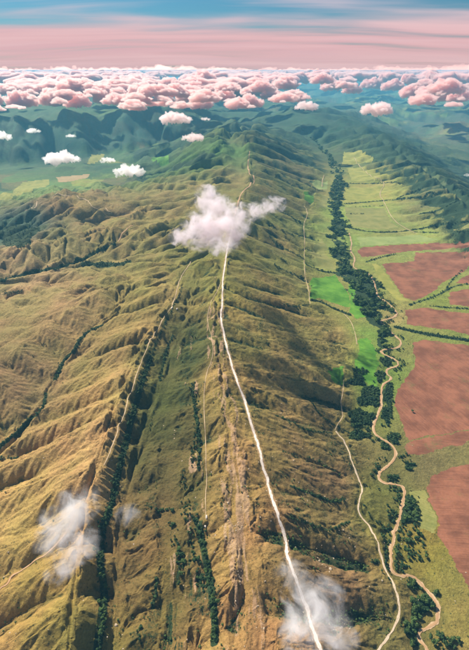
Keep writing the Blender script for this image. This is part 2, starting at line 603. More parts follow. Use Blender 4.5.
# ------------------------------------------------------------------ survey of roads, river, woods and fields
ROADS = [
    ('gravel_road', 'pale gravel road running along the crest of the main ridge', 4.2, 'pale',
     [(330, 680), (320, 650), (312, 625), (303, 600), (296, 580), (289, 562), (286, 545), (282, 528), (276, 510), (272, 497), (268, 485), (262, 460), (255, 435), (247, 408), (241, 390), (233, 370), (228, 350),
      (224, 335), (220, 318), (223, 300), (222, 285), (225, 262), (228, 245), (233, 225), (234, 218)]),
    ('dirt_road', 'orange dirt road climbing the far crest beyond the drifting cloud', 5.5, 'red', [(234, 218), (236, 212), (239, 197), (246, 188), (256, 183), (252, 177), (247, 171), (249, 160), (250, 150)]),
    ('dirt_road', 'cream dirt road at the foot of the right slope beside the river', 2.8, 'cream',
     [(372, 668), (379, 649), (387, 638), (399, 620), (400, 603), (394, 582), (385, 571), (381, 554), (378, 539), (368, 526), (359, 514), (358, 503), (363, 490), (360, 483), (355, 470), (349, 450), (342, 438), (335, 431)]),
    ('footpath', 'thin pale trail climbing on from the end of the cream dirt road', 1.5, 'tan', [(335, 431), (338, 423), (344, 416), (340, 405), (343, 392), (344, 378)]),
    ('footpath', 'thin pale track between the green meadow and the grassy spur', 2.0, 'tan', [(344, 314), (351, 321), (355, 332), (357, 345)]),
    ('footpath', 'thin straight track along the field edge at the foot of the slope', 2.0, 'tan', [(304, 206), (309, 213), (303, 224), (305, 240), (304, 262), (305, 278), (309, 290), (310, 305)]),
    ('footpath', 'thin track crossing the pale green fields towards the far hedge', 3.4, 'tan', [(354, 157), (360, 168), (373, 177), (387, 183), (378, 194), (385, 203), (392, 219), (404, 228), (417, 234)]),
    ('footpath', 'orange footpath along the left crest above the dark ravine', 1.9, 'tan',
     [(104, 466), (107, 458), (113, 445), (120, 425), (127, 405), (133, 385), (138, 370), (145, 352), (152, 338), (160, 325), (166, 315), (173, 305), (177, 290), (180, 278), (187, 268), (191, 262)]),
    ('footpath', 'thin pale footpath on the edge of the trough left of the gravel road', 1.2, 'tan',
     [(206, 520), (205, 500), (207, 485), (206, 470), (206, 450), (205, 430), (204, 410), (204, 390), (206, 375), (210, 365), (214, 352), (211, 335), (208, 325), (207, 315), (212, 300), (218, 290), (222, 280)]),
    ('footpath', 'reddish double track climbing the lower left spur under a cloud', 2.2, 'red', [(-14, 600), (0, 588), (20, 572), (35, 560), (45, 555), (60, 542), (70, 525), (73, 513)]),
    ('footpath', 'tan track winding over the far left hilltop', 4.0, 'tan', [(25, 212), (40, 205), (60, 194), (75, 197), (88, 200), (92, 208), (105, 211), (112, 212)]),
    ('footpath', 'short orange track in the hollow of the left hills', 4.0, 'red', [(118, 242), (120, 235), (128, 228), (134, 225)]),
    ('footpath', 'short track through the far left valley fields', 5.0, 'tan', [(322, 187), (322, 181), (324, 175)]),
]
ROADS[-1] = ('footpath', 'short pale track in the far field left of the riverside forest', 5.0, 'tan', ROADS[-1][4])
RIVER = [(349, 233), (352, 243), (350, 250), (356, 259), (352, 266), (358, 270), (366, 272), (373, 278), (376, 288), (378, 298), (386, 301), (393, 308), (399, 314), (392, 318), (377, 321), (385, 325), (392, 333), (401, 340), (400, 347), (390, 349), (380, 350), (382, 354), (391, 357),
         (400, 363), (397, 367), (385, 369), (387, 375), (394, 378), (388, 381), (382, 385), (381, 397), (381, 407), (377, 418), (373, 427), (376, 435), (385, 440), (394, 447), (396, 454), (394, 461), (385, 468), (378, 474), (380, 480),
         (388, 484), (402, 485), (405, 490), (403, 503), (398, 521), (393, 536), (391, 554), (391, 569), (400, 575), (413, 577), (421, 583), (428, 592), (437, 603), (439, 613), (437, 624), (426, 628), (419, 632), (419, 640), (428, 649), (436, 664), (440, 690)]

# the ground is levelled under roads and river
STRIPS = []
for name, label, wd, kind_, pts in ROADS:
    L = pxline(pts)
    STRIPS.append((name, label, wd, kind_, L))
RL = pxline(RIVER, 2.5, 1)
zsm = lambda L, n: np.convolve(np.pad(height(L[:, 0], L[:, 1]), n, mode='edge'), np.ones(2 * n + 1) / (2 * n + 1), 'valid')
RIV_D, RIV_K = dist_line(RL, 40)
rz = zsm(RL, 12) - 1.0
tgt = along(rz, RIV_K)
bl = 1 - sstep(RIV_D, 4.5, 16)
Z = np.where(np.isfinite(RIV_D), Z * (1 - bl) + tgt * bl, Z)
soil_near_road = np.zeros_like(Z)
for name, label, wd, kind_, L in STRIPS:
    D, K = dist_line(L, 30)
    hz = zsm(L, 7)
    b = (1 - sstep(D, wd * 0.6, wd * 0.6 + 7))
    Z = np.where(np.isfinite(D), Z * (1 - b) + along(hz, K) * b, Z)
    if kind_ == 'pale':
        soil_near_road = np.maximum(soil_near_road, np.where(np.isfinite(D), 1 - sstep(D, 2.5, 10), 0))

RED_FIELDS = [
    ('narrow ploughed red field, farthest one, beside the pale green meadow', [(357, 251), (363, 247), (400, 244.5), (433, 243), (469, 242), (520, 241), (520, 247), (469, 247), (451, 248), (426, 250), (400, 252), (375, 256), (362, 257)]),
    ('wide ploughed red field with the stepped upper edge, behind the yellow-green strip', [(382, 264), (414, 261), (415.5, 252.5), (438, 252), (469, 251), (520, 250), (520, 258), (469, 266), (461, 273), (451, 279), (441, 283), (438, 289), (426, 296), (413, 301), (404, 297), (400, 292), (395, 284), (387, 273)]),
    ('small triangular red field at the right edge above the hedge', [(530, 260), (469, 275), (461, 278.5), (456, 283), (469, 283.5), (530, 276)]),
    ('small red field between two hedges at the right edge', [(451, 292), (469, 289), (530, 284), (530, 306), (469, 306), (451, 304.5), (448, 298)]),
    ('long red field directly above the thick hedge of trees', [(405, 310), (426, 307.7), (451, 312), (469, 313.6), (530, 318), (530, 346), (469, 335), (451, 330), (428, 327), (408, 324.5)]),
    ('largest red-brown ploughed field with a lone dark tree', [(414, 342), (426, 340), (451, 343), (469, 345.6), (530, 354), (530, 422), (469, 430), (438.6, 435), (408, 440), (403, 427.5), (396, 407), (394, 397), (397.6, 389), (415.5, 366), (414, 353)]),
    ('narrow red strip of ploughed soil below the largest field', [(404, 444), (408, 441.3), (438.6, 436.2), (469, 431.4), (530, 423.5), (530, 432), (469, 442), (426, 453), (406.6, 454)]),
    ('nearest red ploughed field at the lower right edge', [(426, 488), (433, 476.5), (451, 468.5), (469, 463), (540, 452), (560, 620), (492, 624), (469, 587), (451, 557), (437, 535), (440, 521), (428, 500)]),
]
GREEN_FIELDS = [
    ('bright green meadow between the slope track and the riverside forest', 'bright', [(310.6, 279), (335, 275), (341, 284), (348, 292), (350, 307), (342.6, 306), (330, 302), (318, 298), (310.6, 299)]),
    ('vivid green clearing enclosed by the riverside forest', 'bright', [(349, 284), (355, 289), (357, 302), (367, 310), (367, 317), (357, 319), (350, 312)]),
    ('vivid green wet meadow left of the river meanders', 'bright', [(359, 338), (368, 338), (375, 348), (379, 363), (374.6, 371), (377, 386), (368, 384), (357, 371), (354, 366), (358, 356)]),
    ('small bright green patch at the foot of the shaded slope', 'bright', [(327, 371), (343, 366), (343, 384), (332, 381)]),
    ('yellow-green diagonal strip along the stepped red field', 'yellow', [(372, 264), (378, 265), (387, 275), (400, 294), (409, 301), (395, 299.6), (382, 283)]),
    ('pale olive field between forest and slope track', 'olive', [(308, 252), (322, 239), (328.5, 248), (325, 253.5), (337, 270), (320, 268), (312, 261)]),
    ('yellow field farthest up the valley right of the forest', 'yellow', [(344, 152), (356, 150), (374, 158), (372, 163), (342, 165)]),
    ('yellow-green field above the upper dark hedge', 'yellow', [(347, 168), (365, 166), (390, 176), (384, 181), (352, 181)]),
    ('broad yellow-green field between the two dark hedges', 'yellow', [(346, 187), (384, 186), (396, 189), (372, 198), (344, 202)]),
    ('wide olive green field left of the straight track', 'olive', [(345, 207), (384, 208), (391, 222), (398, 227), (380, 230), (352, 226), (346, 215)]),
    ('pale green meadow above the narrow red field', 'pale', [(357, 237), (420, 235), (438, 240), (400, 243.5), (360, 246)]),
    ('small olive field at the mouth of the side valley', 'olive', [(316, 205), (322, 196), (328, 197), (326, 208), (318, 209)]),
    ('small emerald field among the side valley woods', 'bright', [(304, 194), (314, 195), (313, 203), (306, 202)]),
    ('small pale green field beside the short far track', 'pale', [(312, 183), (328, 181), (327, 189), (318, 189)]),
    ('light green field on the left basin floor at the picture edge', 'yellow', [(-40, 205), (0, 195), (23, 182), (49, 179), (49, 184), (13, 197), (-40, 215)]),
    ('tan stubble field in the middle of the left basin', 'tan', [(56, 177), (90, 174), (87, 178), (59, 182)]),
    ('yellow-green field at the far side of the left basin', 'yellow', [(90, 156), (105, 154), (102, 160), (87, 164)]),
    ('bright green field below the green mountain', 'bright', [(151, 159), (166, 156), (170, 164), (156, 165)]),
    ('yellow-green grassland strip beside the nearest red field', 'olive', [(410, 492), (424, 489), (428, 502), (438, 521), (434, 534), (421, 528), (418, 512)]),
]

# land cover surveyed as spots: (px, py, colour of the sunlit cover); far ones dark and bluish, haze put into the colour
COVER = [
    (40, 600, 150, 122, 60), (10, 500, 165, 134, 74), (60, 450, 158, 127, 72), (30, 385, 132, 110, 66), (100, 400, 156, 129, 70), (60, 300, 142, 119, 70), (30, 262, 146, 124, 76), (150, 300, 132, 117, 58), (120, 222, 128, 112, 58),
    (80, 205, 128, 105, 58), (200, 160, 82, 112, 42), (228, 148, 92, 126, 46), (210, 190, 122, 110, 54), (160, 400, 66, 70, 28), (160, 480, 74, 70, 32), (160, 560, 112, 92, 46), (140, 630, 112, 94, 46), (90, 640, 120, 108, 50), (185, 330, 70, 74, 28),
    (230, 620, 146, 114, 62), (235, 480, 140, 110, 60), (228, 400, 128, 108, 54), (218, 300, 136, 122, 54), (205, 270, 112, 106, 46), (300, 560, 116, 94, 54), (290, 450, 122, 100, 54), (330, 480, 112, 92, 54), (340, 600, 116, 92, 56), (270, 300, 132, 114, 58), (330, 400, 136, 112, 64),
    (300, 330, 128, 112, 58), (330, 320, 140, 118, 62), (290, 250, 122, 108, 54), (270, 200, 108, 98, 48), (290, 170, 104, 98, 52), (260, 150, 100, 96, 50), (390, 620, 112, 100, 52), (450, 610, 124, 112, 52), (420, 545, 124, 112, 44), (375, 500, 96, 100, 42),
    (400, 460, 108, 102, 52), (425, 465, 112, 96, 58), (402, 350, 116, 116, 56), (420, 320, 110, 118, 46), (395, 320, 140, 124, 70), (440, 300, 116, 122, 50), (400, 230, 118, 120, 58), (440, 200, 110, 108, 58), (460, 232, 112, 114, 58), (360, 180, 128, 126, 56), (330, 240, 116, 124, 56), (320, 260, 128, 130, 60),
    (60, 190, 108, 122, 58), (120, 185, 84, 108, 56), (50, 168, 92, 112, 62), (130, 165, 78, 104, 60), (60, 140, 46, 84, 58), (150, 135, 44, 82, 58), (100, 114, 86, 118, 58), (30, 115, 84, 112, 66), (440, 165, 66, 92, 66), (420, 130, 78, 98, 70), (469, 125, 120, 112, 80), (300, 122, 66, 92, 54), (350, 130, 56, 84, 52), (400, 152, 66, 90, 56), (440, 185, 78, 88, 54),
    (188, 295, 84, 84, 36), (176, 328, 64, 68, 27), (166, 358, 60, 66, 26), (190, 360, 66, 68, 28), (156, 390, 60, 65, 26), (180, 405, 66, 68, 28), (146, 420, 60, 65, 26), (170, 432, 64, 66, 28), (194, 432, 68, 66, 30), (138, 460, 64, 67, 28), (165, 470, 84, 78, 38), (192, 485, 86, 78, 38),
    (130, 520, 92, 82, 40), (160, 522, 98, 84, 42), (186, 545, 92, 80, 40), (128, 580, 98, 84, 42), (190, 600, 98, 84, 42), (100, 440, 168, 138, 80), (118, 400, 164, 136, 78), (130, 370, 158, 132, 74), (150, 332, 146, 126, 66), (88, 480, 168, 138, 80), (172, 290, 140, 124, 64), (70, 520, 160, 130, 68), (74, 580, 146, 122, 60),
    (222, 450, 158, 126, 70), (225, 520, 156, 122, 68), (232, 565, 156, 122, 68), (240, 425, 150, 120, 66), (216, 380, 140, 118, 60), (250, 530, 150, 112, 66), (256, 600, 146, 110, 64), (215, 640, 152, 124, 66),
    (340, 336, 136, 114, 62), (336, 352, 134, 112, 62), (347, 346, 132, 116, 60), (322, 340, 132, 112, 60), (340, 395, 136, 112, 62),
    (366, 332, 92, 128, 44), (366, 352, 88, 136, 40), (372, 386, 94, 124, 44), (366, 410, 104, 116, 48), (360, 325, 110, 124, 52), (345, 318, 128, 122, 58), (380, 196, 140, 134, 60), (362, 214, 128, 140, 58), (420, 238, 136, 144, 64), (350, 240, 118, 132, 56),
    (20, 230, 60, 80, 60), (240, 115, 70, 100, 64), (340, 100, 70, 104, 80), (100, 95, 80, 108, 80),  # first spot paints the shade of the far-left hollow, the rest are hazy distance
]
cov = np.array(COVER, float)
hz0 = np.full(len(cov), 40.0)
cg = ground(cov[:, 0], cov[:, 1])
ku, kv = uv(cg[:, 0], cg[:, 1])
clin = np.array([srgb(*c) for c in cov[:, 2:]])
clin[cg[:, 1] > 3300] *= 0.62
num = np.zeros(uc.shape + (3,))
dn = np.zeros(uc.shape)
for k in range(len(cov)):
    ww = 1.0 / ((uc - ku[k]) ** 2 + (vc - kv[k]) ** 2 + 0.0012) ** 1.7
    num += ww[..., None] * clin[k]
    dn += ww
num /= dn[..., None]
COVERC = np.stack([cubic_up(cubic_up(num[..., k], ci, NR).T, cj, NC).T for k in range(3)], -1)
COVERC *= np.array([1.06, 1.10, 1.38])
# patchwork of small fields and woods on the far lowlands
flat_far = (1 - sstep(Z, -90, -40)) * sstep(GY, 2700, 3600) * (1 - sstep(slope, 0.06, 0.14))
ang = (0.35, 1.0)
fxx = (GX * 0.94 + GY * 0.34) / 260 + (fbm(GX / 500, GY / 500, 701, 3) - 0.5) * 2.2
fyy = (GY * 0.94 - GX * 0.34) / 420 + (fbm(GX / 500, GY / 500, 703, 3) - 0.5) * 2.2
cell = hsh(np.floor(fxx).astype(np.int64), np.floor(fyy).astype(np.int64), 709)
pal = np.array([srgb(62, 92, 52), srgb(150, 152, 70), srgb(96, 122, 60), srgb(116, 104, 64), srgb(40, 66, 44), srgb(120, 144, 66), srgb(84, 112, 62)])
pcol = pal[(cell * 6.99).astype(int)]
wgt = (flat_far * (0.15 + 0.45 * sstep(fbm(GX / 900, GY / 900, 711, 3), 0.42, 0.55)))[..., None]
COVERC = COVERC * (1 - wgt) + pcol * wgt
COVERC = np.clip(COVERC, 0.005, 0.9)

# wooded ground: strips (half width in m) and patches
WOOD_STRIPS = [
    ('ravine below the left crest', 6, .85, [(150, 360), (143, 379), (136, 404), (130, 427), (125, 448), (120, 466), (116, 484), (111, 508), (103, 526), (101, 544), (100, 564), (105, 592), (102, 618), (98, 644), (96, 670)]),
    ('ravine below the left crest', 3.5, .7, [(148, 364), (155, 346), (163, 328), (172, 310), (183, 288)]), ('upper trough', 4, .8, [(173, 335), (166, 351), (162, 369), (160, 381)]), ('upper trough', 2, .5, [(154, 410), (150, 430)]),
    ('foot of the hogback', 5, 1.0, [(199, 524), (204, 551), (208, 572), (212, 595), (215, 618), (214, 643)]), ('foot of the hogback', 4, .7, [(192, 390), (197, 420), (200, 450), (198, 470)]), ('foot of the hogback', 4, .8, [(196, 520), (202, 545)]),
    ('rocky trough', 5, .55, [(152, 510), (171, 510)]), ('rocky trough', 9, .35, [(192, 385), (197, 415), (196, 450), (190, 470)]), ('rocky trough', 9, .3, [(185, 500), (192, 530), (196, 560), (203, 590)]), ('rocky trough', 8, .25, [(172, 520), (176, 545), (182, 575)]), ('rocky trough', 3, .8, [(157, 578), (155, 594), (153, 608)]), ('rocky trough', 3, .5, [(182, 470), (186, 490), (180, 505)]), ('rocky trough', 4, .4, [(175, 540), (185, 560), (178, 585)]), ('rocky trough', 3, .5, [(142, 622), (135, 645)]),
    ('first left valley', 6, .9, [(102, 326), (90, 330), (79, 339), (74, 351), (63, 361), (59, 372), (55, 379)]), ('first left valley', 5, .9, [(46, 394), (43, 408), (33, 418), (20, 430), (8, 439), (0, 447), (-20, 460)]), ('first left valley', 4, .6, [(0, 458), (18, 458)]),
    ('second left valley', 9, 1, [(114, 244), (97, 252), (82, 260), (74, 264), (56, 269), (38, 271), (15, 278), (0, 280)]), ('second left valley', 14, 1.1, [(84, 264), (110, 265), (122, 264), (128, 262)]), ('second left valley', 6, .7, [(0, 294), (15, 292), (22, 292)]),
    ('gully on the right slope', 5, .8, [(267, 224), (285, 232), (299, 237), (312, 237)]), ('gully on the right slope', 5, .8, [(275, 243), (291, 252), (304, 259)]), ('gully on the right slope', 5, .7, [(276, 256), (291, 265)]), ('gully on the right slope', 5, .8, [(275, 265), (289, 273), (304, 278)]),
    ('side stream', 7, 1, [(307, 265), (320, 271), (335, 273)]), ('gully on the right slope', 4, .7, [(285, 305), (298, 307), (309, 304)]), ('side stream', 6, 1, [(312, 300), (322, 302), (332, 308), (350, 315)]),
    ('gully on the right slope', 8, .9, [(299, 179), (314, 189), (327, 192)]), ('gully on the right slope', 8, .9, [(270, 205), (285, 214), (300, 222)]), ('gully on the right slope', 9, .8, [(262, 170), (280, 178), (296, 188)]), ('gully on the right slope', 9, .8, [(268, 152), (285, 160), (305, 168)]),
    ('gully on the right slope', 2.6, .8, [(309, 399), (320, 415), (332, 424), (350, 433)]), ('gully on the right slope', 3, .8, [(276, 416), (289, 420), (307, 431), (332, 433)]), ('gully on the right slope', 2, .5, [(281, 452), (302, 456), (320, 461), (340, 476)]),
    ('gully on the right slope', 3, .9, [(291, 486), (314, 495), (332, 502), (345, 499)]), ('gully on the right slope', 3, .7, [(286, 516), (312, 525), (330, 531), (348, 522)]), ('gully on the right slope', 2, .3, [(300, 350), (330, 345), (348, 350)]),
    ('hedge across the far fields', 7, 1, [(335, 223), (355, 230), (385, 233), (415, 230), (440, 224), (475, 221)]), ('hedge across the far fields', 5, .9, [(412, 232), (438, 233)]), ('hedge across the far fields', 8, 1, [(345, 204), (382, 201), (400, 199), (421, 197), (444, 192)]),
    ('hedge across the far fields', 6, 1, [(398, 198), (423, 188)]), ('hedge across the far fields', 8, 1, [(342, 183), (364, 184), (385, 183), (400, 182)]), ('hedge across the far fields', 6, 1, [(418, 214), (436, 212), (459, 200)]), ('hedge across the far fields', 6, .8, [(346, 214), (364, 214)]), ('hedge across the far fields', 6, .5, [(355, 207), (383, 206)]), ('hedge across the far fields', 8, .9, [(452, 232), (475, 231)]),
    ('hedge above the largest field', 9, 1.1, [(396, 327), (412, 331), (426, 334), (451, 338), (475, 341)]), ('hedge between the red fields', 5, .8, [(409, 305), (431, 298), (444, 292), (456, 285), (475, 284)]), ('hedge between the red fields', 5, .8, [(430, 306), (451, 308), (475, 309)]), ('hedge between the red fields', 6, .8, [(366, 262), (382, 257), (396, 254)]), ('hedge between the red fields', 4, .7, [(444, 292), (452, 280), (462, 270)]),
    ('bank of the river', 2.5, .9, [(386, 545), (386, 568)]), ('bank of the river', 2.2, .6, [(364, 505), (372, 517), (384, 527), (390, 532)]), ('bank of the river', 3.5, .5, [(408, 531), (412, 546), (418, 562)]),
]
# riverside groves, ellipses: px, py, rx, ry in sheet units
GROVES = [
    ('large grove above the road fork', [(409, 510, 9, 14)], 1.0), ('grove inside the last river bend', [(423, 605, 12, 8), (416, 613, 6, 8), (430, 596, 8, 5)], .8), ('grove between the road and the river at the bottom edge', [(410, 628, 7, 6), (415, 640, 5, 8)], .7),
    ('scattered trees below the last river bend', [(436, 638, 10, 5), (446, 646, 8, 4), (456, 640, 8, 6)], .5), ('small round grove beside the river turn', [(413, 585, 6, 5)], 1.0), ('grove left of the river at the vivid meadow', [(360, 372, 8, 4), (357, 381, 9, 5)], .9),
    ('thick grove at the lower end of the vivid meadow', [(371, 397, 13, 10)], 1.0), ('grove at the mouth of the slope gully', [(360, 418, 12, 9)], .9), ('low grove under the spur', [(359, 435, 10, 5)], .9), ('grove in the river meanders', [(387, 361, 7, 5), (380, 376, 6, 5)], .9),
    ('row of trees right of the river below the meanders', [(388, 394, 5, 12), (387, 415, 5, 9)], .8), ('small grove inside the wide river bend', [(394, 438, 6, 6), (385, 447, 5, 3)], .7), ('bushes beside the river near the red field', [(410, 466, 6, 4), (394, 477, 6, 3)], .6), ('single crooked tree in the largest red field', [(412, 412, .9, .9)], 1.0),
    ('scattered bank trees near the grove', [(415, 545, 10, 22)], .25), ('trees above the dirt road', [(375, 562, 5, 2)], .8), ('trees added to darken the shaded left hill', [(16, 236, 22, 12)], .6),  # last grove is added to stand in for cloud shadow on the slope
]
FOREST_POLY = [(a + (4 if k < 10 else 0) - (4 if k > 27 else 0), b) for k, (a, b) in enumerate([(296, 128), (312, 142), (322, 155), (330, 168), (333, 178), (328, 190), (327, 205), (328, 225), (330, 245), (333, 262), (340, 275), (347, 284), (352, 300), (356, 305), (368, 312), (372, 325), (375, 340), (378, 350),
               (384, 350), (385, 335), (386, 322), (388, 310), (384, 300), (380, 287), (372, 280), (362, 273), (352, 268), (348, 255), (347, 240), (352, 228), (345, 215), (342, 205), (345, 195), (350, 185), (343, 172), (335, 158), (322, 142), (306, 128)])]

# ------------------------------------------------------------------ materials
def new_mat(name):
    m = bpy.data.materials.new(name)
    m.use_nodes = True
    t = m.node_tree
    t.nodes.clear()
    out = nd(t, 'ShaderNodeOutputMaterial')
    b = nd(t, 'ShaderNodeBsdfPrincipled')
    b.inputs['Roughness'].default_value = 0.95
    b.inputs['Specular IOR Level'].default_value = 0.15
    t.links.new(b.outputs[0], out.inputs['Surface'])
    return m, t, b


def bump(t, b, h, strength, dist):
    n = nd(t, 'ShaderNodeBump')
    n.inputs['Strength'].default_value = strength
    n.inputs['Distance'].default_value = dist
    val(t, n.inputs['Height'], h)
    t.links.new(n.outputs[0], b.inputs['Normal'])


def geo_pos(t):
    return nd(t, 'ShaderNodeNewGeometry').outputs['Position']


def noise_vec(t, P, scale):
    n = nd(t, 'ShaderNodeTexNoise')
    val(t, n.inputs['Vector'], P)
    n.inputs['Scale'].default_value = scale
    return n.outputs['Color']


def ground_material():
    m, t, b = new_mat('hill_grass')
    P = geo_pos(t)
    cov_ = nd(t, 'ShaderNodeAttribute', attribute_name='cover')
    msk = nd(t, 'ShaderNodeAttribute', attribute_name='mask')
    sp = nd(t, 'ShaderNodeSeparateColor')
    t.links.new(msk.outputs['Color'], sp.inputs[0])
    lush, bare, scrub = sp.outputs[0], sp.outputs[1], sp.outputs[2]
    nf = noise(t, P, 0.22, 6, 0.7)
    nm = noise(t, P, 0.035, 5, 0.62)
    nl = noise(t, P, 0.006, 4, 0.6)
    c = cov_.outputs['Color']
    hue = mixc(t, smooth(t, nl, 0.36, 0.66), (0.92, 0.97, 0.80, 1), (1.14, 0.98, 1.0, 1))
    c = mixc(t, 1.0, c, hue, 'MULTIPLY')
    ng = noise(t, vmth(t, 'ADD', P, (37, 11, 5)), 0.75, 4, 0.75)
    nk = noise(t, vmth(t, 'ADD', P, (7, 71, 15)), 0.013, 5, 0.65)
    tone = mth(t, 'ADD', -0.92, mth(t, 'ADD', mth(t, 'ADD', mth(t, 'MULTIPLY', nf, 1.6), mth(t, 'MULTIPLY', nk, 0.6)), mth(t, 'ADD', mth(t, 'MULTIPLY', nm, 0.9), mth(t, 'MULTIPLY', ng, 0.8))))
    tone = mth(t, 'MAXIMUM', tone, 0.25)
    c = mixc(t, 1.0, c, tone, 'MULTIPLY')
    # tussocks and low bushes too small to stand apart
    vo = nd(t, 'ShaderNodeTexVoronoi', feature='F1')
    vo.inputs['Scale'].default_value = 0.21
    t.links.new(vmth(t, 'ADD', P, vmth(t, 'MULTIPLY', noise_vec(t, P, 0.3), (2.5, 2.5, 2.5))), vo.inputs['Vector'])
    spv = nd(t, 'ShaderNodeSeparateColor')
    t.links.new(vo.outputs['Color'], spv.inputs[0])
    dot = mth(t, 'MULTIPLY', mth(t, 'SUBTRACT', 1.0, smooth(t, vo.outputs['Distance'], 0.16, 0.34)), smooth(t, mth(t, 'ADD', spv.outputs[0], mth(t, 'MULTIPLY', nm, 0.8)), 0.98, 1.1))
    c = mixc(t, mth(t, 'MULTIPLY', dot, 0.75), c, (0.045, 0.062, 0.022, 1))
    # lusher turf in damp hollows
    lu = smooth(t, mth(t, 'ADD', lush, mth(t, 'MULTIPLY', mth(t, 'SUBTRACT', nm, 0.5), 0.9)), 0.35, 0.95)
    c = mixc(t, mth(t, 'MULTIPLY', lu, 0.85), c, (0.045, 0.066, 0.018, 1))
    # low scrub
    sc = smooth(t, mth(t, 'ADD', scrub, mth(t, 'MULTIPLY', mth(t, 'SUBTRACT', nf, 0.5), 1.5)), 0.5, 0.85)
    c = mixc(t, sc, c, (0.028, 0.05, 0.02, 1))
    # bare stony soil
    br = smooth(t, mth(t, 'ADD', bare, mth(t, 'MULTIPLY', mth(t, 'SUBTRACT', nf, 0.5), 1.6)), 0.55, 0.95)
    soil = mixc(t, nm, (0.34, 0.17, 0.09, 1), (0.50, 0.36, 0.22, 1))
    c = mixc(t, mth(t, 'MULTIPLY', br, 0.8), c, soil)
    t.links.new(c, b.inputs['Base Color'])
    hh = mth(t, 'ADD', mth(t, 'MULTIPLY', nf, 0.6), mth(t, 'MULTIPLY', nm, 1.8))
    hh = mth(t, 'ADD', hh, mth(t, 'MULTIPLY', ng, 0.25))
    bump(t, b, hh, 1.0, 4.0)
    return m


def field_material(name, c0, c1, angle, furrow):
    m, t, b = new_mat(name)
    P = geo_pos(t)
    mp = nd(t, 'ShaderNodeMapping')
    mp.inputs['Rotation'].default_value = (0, 0, angle)
    t.links.new(P, mp.inputs[0])
    st = vmth(t, 'MULTIPLY', mp.outputs[0], (0.02, 0.33, 0.1))
    ns = noise(t, st, 1.0, 4, 0.6)
    nm = noise(t, P, 0.018, 5, 0.62)
    nf = noise(t, P, 0.3, 4, 0.7)
    c = mixc(t, smooth(t, mth(t, 'ADD', mth(t, 'MULTIPLY', ns, furrow), mth(t, 'MULTIPLY', nm, 1 - furrow)), 0.38, 0.62), c0 + (1,), c1 + (1,))
    c = mixc(t, 1.0, c, mth(t, 'ADD', 0.72, mth(t, 'MULTIPLY', nf, 0.55)), 'MULTIPLY')
    weeds = smooth(t, noise(t, vmth(t, 'ADD', P, (91, 17, 0)), 0.014, 7, 0.78), 0.54, 0.74)
    c = mixc(t, mth(t, 'MULTIPLY', weeds, 0.7), c, (0.11, 0.12, 0.04, 1))
    t.links.new(c, b.inputs['Base Color'])
    bump(t, b, mth(t, 'ADD', ns, nf), 0.6, 0.7)
    return m


def track_material(name, c0, c1, rut):
    m, t, b = new_mat(name)
    P = geo_pos(t)
    nf = noise(t, P, 0.5, 5, 0.7)
    nm = noise(t, P, 0.06, 4, 0.6)
    c = mixc(t, smooth(t, mth(t, 'ADD', mth(t, 'MULTIPLY', nf, 0.6), mth(t, 'MULTIPLY', nm, 0.4)), 0.35, 0.65), c0 + (1,), c1 + (1,))
    c = mixc(t, smooth(t, nm, 0.58, 0.72), c, rut + (1,))
    t.links.new(c, b.inputs['Base Color'])
    bump(t, b, nf, 0.5, 0.3)
    return m


M_GROUND = ground_material()
M_TRACK = {
    'pale': track_material('pale_gravel', (0.48, 0.39, 0.32), (0.76, 0.67, 0.59), (0.40, 0.28, 0.20)),
    'cream': track_material('cream_dirt', (0.42, 0.31, 0.20), (0.60, 0.48, 0.34), (0.34, 0.23, 0.13)),
    'tan': track_material('tan_dirt', (0.38, 0.26, 0.15), (0.56, 0.42, 0.27), (0.26, 0.19, 0.09)),
    'red': track_material('red_dirt', (0.42, 0.24, 0.13), (0.55, 0.35, 0.20), (0.36, 0.20, 0.10)),
}
M_SAND = track_material('river_sand', (0.40, 0.25, 0.13), (0.56, 0.40, 0.24), (0.30, 0.19, 0.09))


def water_material():
    m, t, b = new_mat('muddy_water')
    P = geo_pos(t)
    nm = noise(t, P, 0.08, 4, 0.6)
    c = mixc(t, nm, (0.36, 0.20, 0.095, 1), (0.48, 0.30, 0.155, 1))
    t.links.new(c, b.inputs['Base Color'])
    b.inputs['Roughness'].default_value = 0.35
    b.inputs['Specular IOR Level'].default_value = 0.35
    bump(t, b, noise(t, P, 0.9, 3, 0.5), 0.15, 0.1)
    return m


M_WATER = water_material()

# ------------------------------------------------------------------ masks
scrub = np.zeros_like(Z)
lush = np.clip(0.55 * wet + 0.35 * wetB, 0, 1)
bare = np.zeros_like(Z)
bare = np.maximum(bare, near_crest * sstep(rib, 0.46, 0.62) * 0.9)
bare = np.maximum(bare, trough_rib * sstep(rib, 0.47, 0.62) * 1.0)
bare = np.maximum(bare, 0.80 * soil_near_road)
rs = sstep(dcx, 60, 110) * (1 - sstep(GY, 700, 1000)) * (1 - sstep(GX, 190, 260))
bare = np.maximum(bare, rs * sstep(fbm(GX / 26, GY / 26, 301, 4), 0.55, 0.68) * 0.6)
scrub = np.maximum(scrub, 0.8 * trough_rib * sstep(0.5 - rib, 0.0, 0.12))
scrub = np.maximum(scrub, 0.62 * sstep(fbm(GX / 40, GY / 40, 311, 4), 0.55, 0.7) * (1 - left_side) * FLAT)
scrub = np.maximum(scrub, 0.75 * wet * (1 - left_side * 0.6) * sstep(fbm(GX / 70, GY / 70, 313, 3), 0.42, 0.6))
scrub = np.maximum(scrub, 0.9 * np.maximum(wet, sstep(-gA, 0.1, 0.8) * fadeA) * sstep(GY, 1300, 2000) * sstep(dcx, 20, 90) * sstep(fbm(GX / 130, GY / 130, 317, 3), 0.38, 0.55))
scrub = np.maximum(scrub, sstep(GY, 2600, 3600) * sstep(fbm(GX / 300, GY / 420, 319, 5, .6), 0.50, 0.60) * (0.62 + 0.3 * sstep(slope, 0.03, 0.15)))

